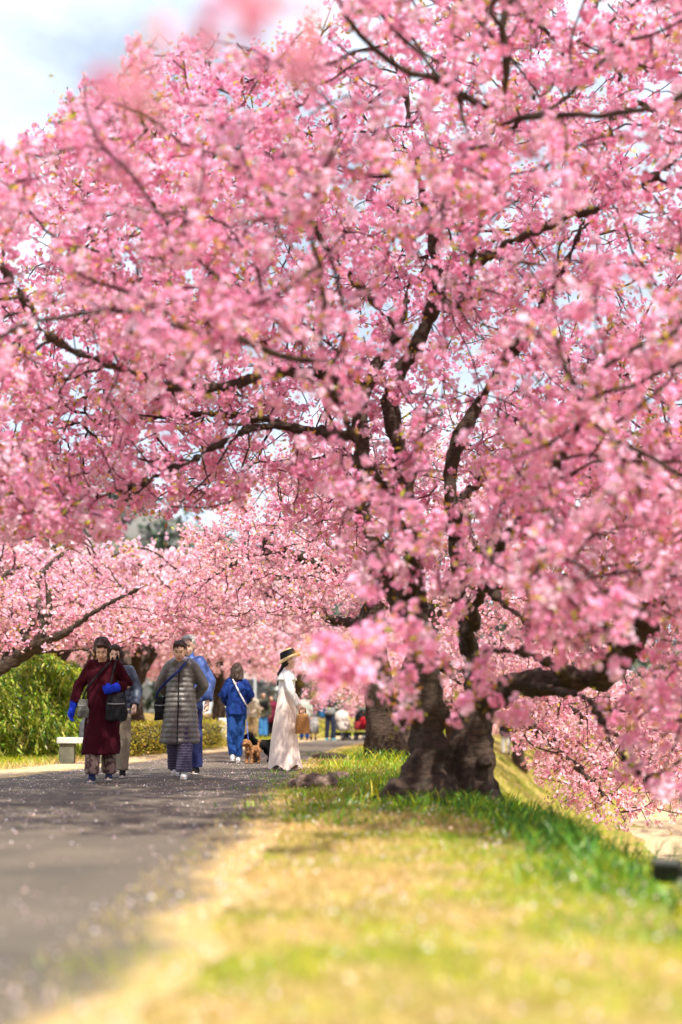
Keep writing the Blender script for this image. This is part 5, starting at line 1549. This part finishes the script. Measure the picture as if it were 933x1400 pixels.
# ---- people farther down the path
W_ = lambda a, b: [((-.085, 0, .84), (-.09, a, .46), (-.09, a * 1.2, .07)), ((.085, 0, .84), (.09, b, .46), (.09, b * 1.2, .07))]
GF = None
def cap(material):
    return extra_part('cap', material, lambda G, p, hd, HM: (G.ell(hd((0, .015, .055)), (.098, .110, .075), HM), G.caps(hd((-.04, -.11, .055)), hd((.04, -.11, .055)), .02, .02)), .014)
person('person in a beige jacket and pale cap standing with back turned', place(347, 50), R(165), 1.60, Pose(legs=W_(0, 0)), [
    top('jacket', cloth('beige_cotton', (.42, .36, .28), .9, .12), .70, (.2, .15), chest=(.2, .14), arms=(.085, .08, .06)), trousers(cloth('brown_cotton', (.25, .17, .09), .9), .09), shoes(M_black), cap(cloth('pale_cap', (.62, .60, .58), .9))], fine=False, hair=('grey', 'short'))
person('man in an olive jacket, black vest and blue jeans facing along the path', place(361, 51), R(10), 1.66, Pose(legs=W_(0, 0), arms=[((-.24, .02, 1.03), (-.12, -.18, 1.0)), ((.24, .02, 1.03), (.25, -.03, .80))]), [
    top('jacket', cloth('olive_cotton', (.10, .10, .065), .9), .72, (.2, .15), chest=(.2, .14), arms=(.085, .08, .06)),
    top('vest', M_black, .95, (.19, .15), waist=(.195, .152), chest=(.205, .15), arms=(.07, .03, .02), to=.1), trousers(cloth('bright_denim', (.05, .19, .42), .9), .09), shoes(M_black)], fine=False, hair=('black', 'short'))
person('person in a burgundy coat half hidden behind the olive jacket', place(372, 53), R(0), 1.55, Pose(legs=W_(0, 0)), [
    top('coat', cloth('burgundy_wool', (.15, .015, .04), .9), .55, (.2, .15), arms=(.085, .08, .06)), trousers(M_black, .09), shoes(M_black)], fine=False, hair=('black', 'bob'))
person('person in a pale green top and dark blue jeans beyond the wicker handbag', place(417, 46), R(190), 1.55, Pose(legs=W_(.06, -.06)), [
    top('jacket', cloth('sage_cotton', (.36, .38, .33), .9), .78, (.19, .15), arms=(.085, .08, .06)), trousers(M_blue, .09), shoes(M_black)], fine=False, hair=('black', 'short'))
person('person in a charcoal coat and grey patterned skirt beside the sage top', place(429, 47), R(170), 1.52, Pose(legs=W_(.05, -.05)), [
    top('coat', cloth('charcoal_wool', (.05, .05, .055), .9), .80, (.19, .15), arms=(.085, .08, .06)),
    extra_part('skirt', blotch('grey_pattern', (.34, .32, .31), (.10, .10, .10), 12), lambda G, p, hd, HM: G.loft([(0, 0, .22, .22, .2), (0, 0, .5, .2, .18), (0, 0, .95, .16, .13)], 24)), shoes(M_black)], fine=False, hair=('black', 'bob'))
LP = place(452, 46)
person('person in black and grey raising both arms to photograph the blossom', LP, R(150), 1.60, Pose(hp=R(16), legs=[((-.085, 0, .84), (-.12, 0, .46), (-.14, 0, .07)), ((.085, 0, .84), (.12, 0, .46), (.14, 0, .07))],
    arms=[((-.27, -.19, 1.42), (-.12, -.30, 1.60)), ((.27, -.19, 1.42), (.12, -.30, 1.60))]), [
    top('jacket', M_black, 1.02, (.175, .14), chest=(.2, .14), arms=(.085, .075, .055)), extra_part('sweater', cloth('grey_wool', (.17, .17, .17), .9), lambda G, p, hd, HM: G.loft([(0, 0, .82, .19, .145), (0, 0, .9, .185, .145), (0, 0, 1.05, .18, .145)], 24)),
    trousers(cloth('black_denim', (.015, .02, .04), .9), .09), shoes(cloth('teal_shoe', (.03, .30, .38), .7))], fine=False, hair=('black', 'short'))
def bp(r):
    o_ = Geo().box((0, 0, 0), (.08, .13, .12)).ell((0, 0, -.03), (.09, .14, .13)).skin('pouch', cloth('teal_canvas', (.02, .10, .22), .8), r, .02, 2); o_.location = (.27, .06, .86)
    tubepart('strap', [(.27, .05, .96), (.15, .14, 1.12), (0, .16, 1.24), (-.10, .03, 1.36)], .014, MATS['teal_canvas'], r, 6, .4)
carried('shoulder_bag', 'teal shoulder bag on the person raising both arms', 'bag', LP, R(150), 1.0, bp)
o = Geo().box((0, 0, 0), (.07, .008, .036)).obj('phone', M_black, None, False, .003)
o.location = Vector(LP) + Matrix.Rotation(R(150), 3, 'Z') @ Vector((0, -.36, 1.64)); o.rotation_euler = (0, 0, R(150)); tag(o, 'black phone held up in both hands towards the blossom', 'phone')
# two walkers on the lower path, seen past the trunk
def low(px, d, dx=0):
    x = (px - 466.5) / FPX * d; return (x, d, gz1(x, d) + .01)
person('person in a long white coat standing on the lower grass past the trunk', low(713, 66), R(20), 1.62, Pose(legs=W_(0, 0)), [
    top('coat', cloth('white_wool', (.72, .70, .68), .9, .08), .30, (.22, .18), arms=(.085, .08, .06)), trousers(M_khaki, .09), shoes(M_black)], fine=False, hair=('black', 'bob'))
person('person in a black jacket walking below the bank, near the white coat', low(689, 58), R(200), 1.65, Pose(legs=W_(.08, -.08)), [
    top('jacket', M_black, .75, (.2, .15), arms=(.085, .08, .06)), trousers(cloth('pale_trousers', (.5, .48, .44), .9), .09), shoes(M_black)], fine=False, hair=('black', 'short'))

# ------------------------------------------------------------------ strollers
def stroller(label, loc, rz, hoodm, seatm, extra=None):
    r = empty('stroller', loc, rz); tag(r, label, 'stroller', 'strollers parked at the far path edge')
    for sx in (-1, 1):
        for y_, rr in ((-.32, .085), (.26, .12)):
            V = []; 
            G = Geo(); pts = [(sx * .26, y_ + rr * math.cos(a), rr + .01 + rr * math.sin(a)) for a in [6.28318 * k / 16 for k in range(17)]]
            G.tube(pts, [.02] * 17, 6, ref=(1, 0.01, 0.02)); w_ = G.obj('wheel', M_black, r)
            Geo().tube([(sx * .26 - .02, y_, rr + .01), (sx * .26 + .02, y_, rr + .01)], [rr * .6, rr * .6], 10).obj('rim', cloth('grey_plastic', (.3, .3, .31)), w_)
        tubepart('frame', [(sx * .25, -.32, .1), (sx * .25, -.05, .45), (sx * .25, .35, .85), (sx * .24, .48, .98)], .014, cloth('dark_alloy', (.06, .06, .065), .4), r)
        tubepart('frame', [(sx * .25, .26, .13), (sx * .25, .10, .42), (sx * .25, -.05, .45)], .013, MATS['dark_alloy'], r)
    tubepart('handle', [(-.24, .48, .98), (0, .52, 1.0), (.24, .48, .98)], .016, M_black, r)
    Geo().loft([(0, 0, .32, .21, .20), (0, .02, .40, .23, .24), (0, .06, .58, .22, .2), (0, .14, .75, .2, .12)], 20).obj('seat', seatm, r)
    G = Geo()
    G.ell((0, .12, .72), (.25, .27, .26)); G.box((0, .1, .5), (.2, .16, .16))
    G.skin('hood', hoodm, r, .02, 3, .012)
    Geo().box((0, .02, .2), (.2, .2, .06)).obj('basket', M_black, r, False, .02)
    return r
stroller('stroller with a pale beige hood and cover beside the raised-arms photographer', place(470, 47), R(35), cloth('beige_hood', (.50, .44, .39), .8, .1), cloth('beige_hood2', (.42, .37, .33), .8))
sp_ = place(493, 48)
stroller('black stroller with a red cushion parked near the twin trunks', sp_, R(-25), M_black, cloth('red_seat', (.25, .02, .03), .8))
o = Geo().ell((0, 0, 0), (.13, .09, .14)).ell((.05, 0, .02), (.09, .085, .1)).skin('cushion', cloth('red_cushion', (.60, .02, .04), .7, .15), None, .02, 2, .01)
o.location = (sp_[0] + .1, sp_[1] - .32, sp_[2] + .62); tag(o, 'bright red cushion on the black stroller', 'cushion')

# ------------------------------------------------------------------ dogs
def dog(label, loc, rz, sc, c_, curl, earm=None):
    r = empty('dog', loc, rz); r.scale = (sc,) * 3; tag(r, label, 'dog')
    m_ = cloth('fur_%d' % int(c_[0] * 1000), c_, 1.0, .35, 45, .8, .1)
    G = Geo()      # faces -Y, 0.45 m at the head
    G.ell((0, -.10, .27), (.085, .11, .105)); G.caps((0, -.08, .275), (0, .14, .285), .092, .072); G.ell((0, .15, .28), (.075, .08, .085))
    G.caps((0, -.15, .31), (0, -.20, .40), .062, .055)
    G.ell((0, -.225, .425), (.066, .070, .062)); G.caps((0, -.27, .41), (0, -.335, .395), .036, .028)
    for s in (-1, 1):
        G.caps((s * .062, -.21, .45), (s * .085, -.195, .365), .022, .032)
        G.caps((s * .055, -.12, .24), (s * .055, -.115, .12), .042, .031); G.caps((s * .055, -.115, .12), (s * .055, -.12, .03), .031, .033); G.ell((s * .055, -.135, .022), (.033, .042, .022))
        G.caps((s * .06, .14, .26), (s * .065, .10, .17), .060, .042); G.caps((s * .065, .10, .17), (s * .062, .175, .10), .038, .029); G.caps((s * .062, .175, .10), (s * .06, .16, .03), .030, .032); G.ell((s * .06, .145, .022), (.032, .042, .022))
    G.caps((0, .21, .33), (0, .25, .42), .026, .022); G.ell((0, .262, .445), (.036, .036, .036))
    G.skin('body', m_, r, .011, 2, curl, (38, 38, 38))
    Geo().ell((0, -.362, .402), (.014, .010, .011)).obj('nose', M_eye, r)
    for s in (-1, 1): Geo().ell((s * .030, -.285, .445), (.009, .007, .009)).obj('eye', M_eye, r)
    return r
LD = place(347, 22.2)
dog('tan curly poodle standing on the path at the jeans of the blue jacket', (LD[0], LD[1], LD[2]), R(-28), .76, (0.26, 0.125, 0.055), .018)
LB = place(360, 22.9)
dog('black curly dog standing behind the tan poodle', LB, R(-62), .98, (0.012, 0.011, 0.011), .012)
hand = Vector(L5) + Matrix.Rotation(R5, 3, 'Z') @ Vector((-.15, -.20, .90))
nk = Vector((LD[0] - .05, LD[1] - .12, LD[2] + .33))
q, rr = resample([tuple(hand), tuple(hand.lerp(nk, .5) - Vector((0, 0, .09))), tuple(nk)], [.006] * 3, .08)
o = Geo().tube([tuple(v) for v in q], list(rr), 6).obj('leash', cloth('blue_leash', (.08, .12, .45), .7)); tag(o, 'thin blue leash from the blue jacket to the tan poodle', 'leash')
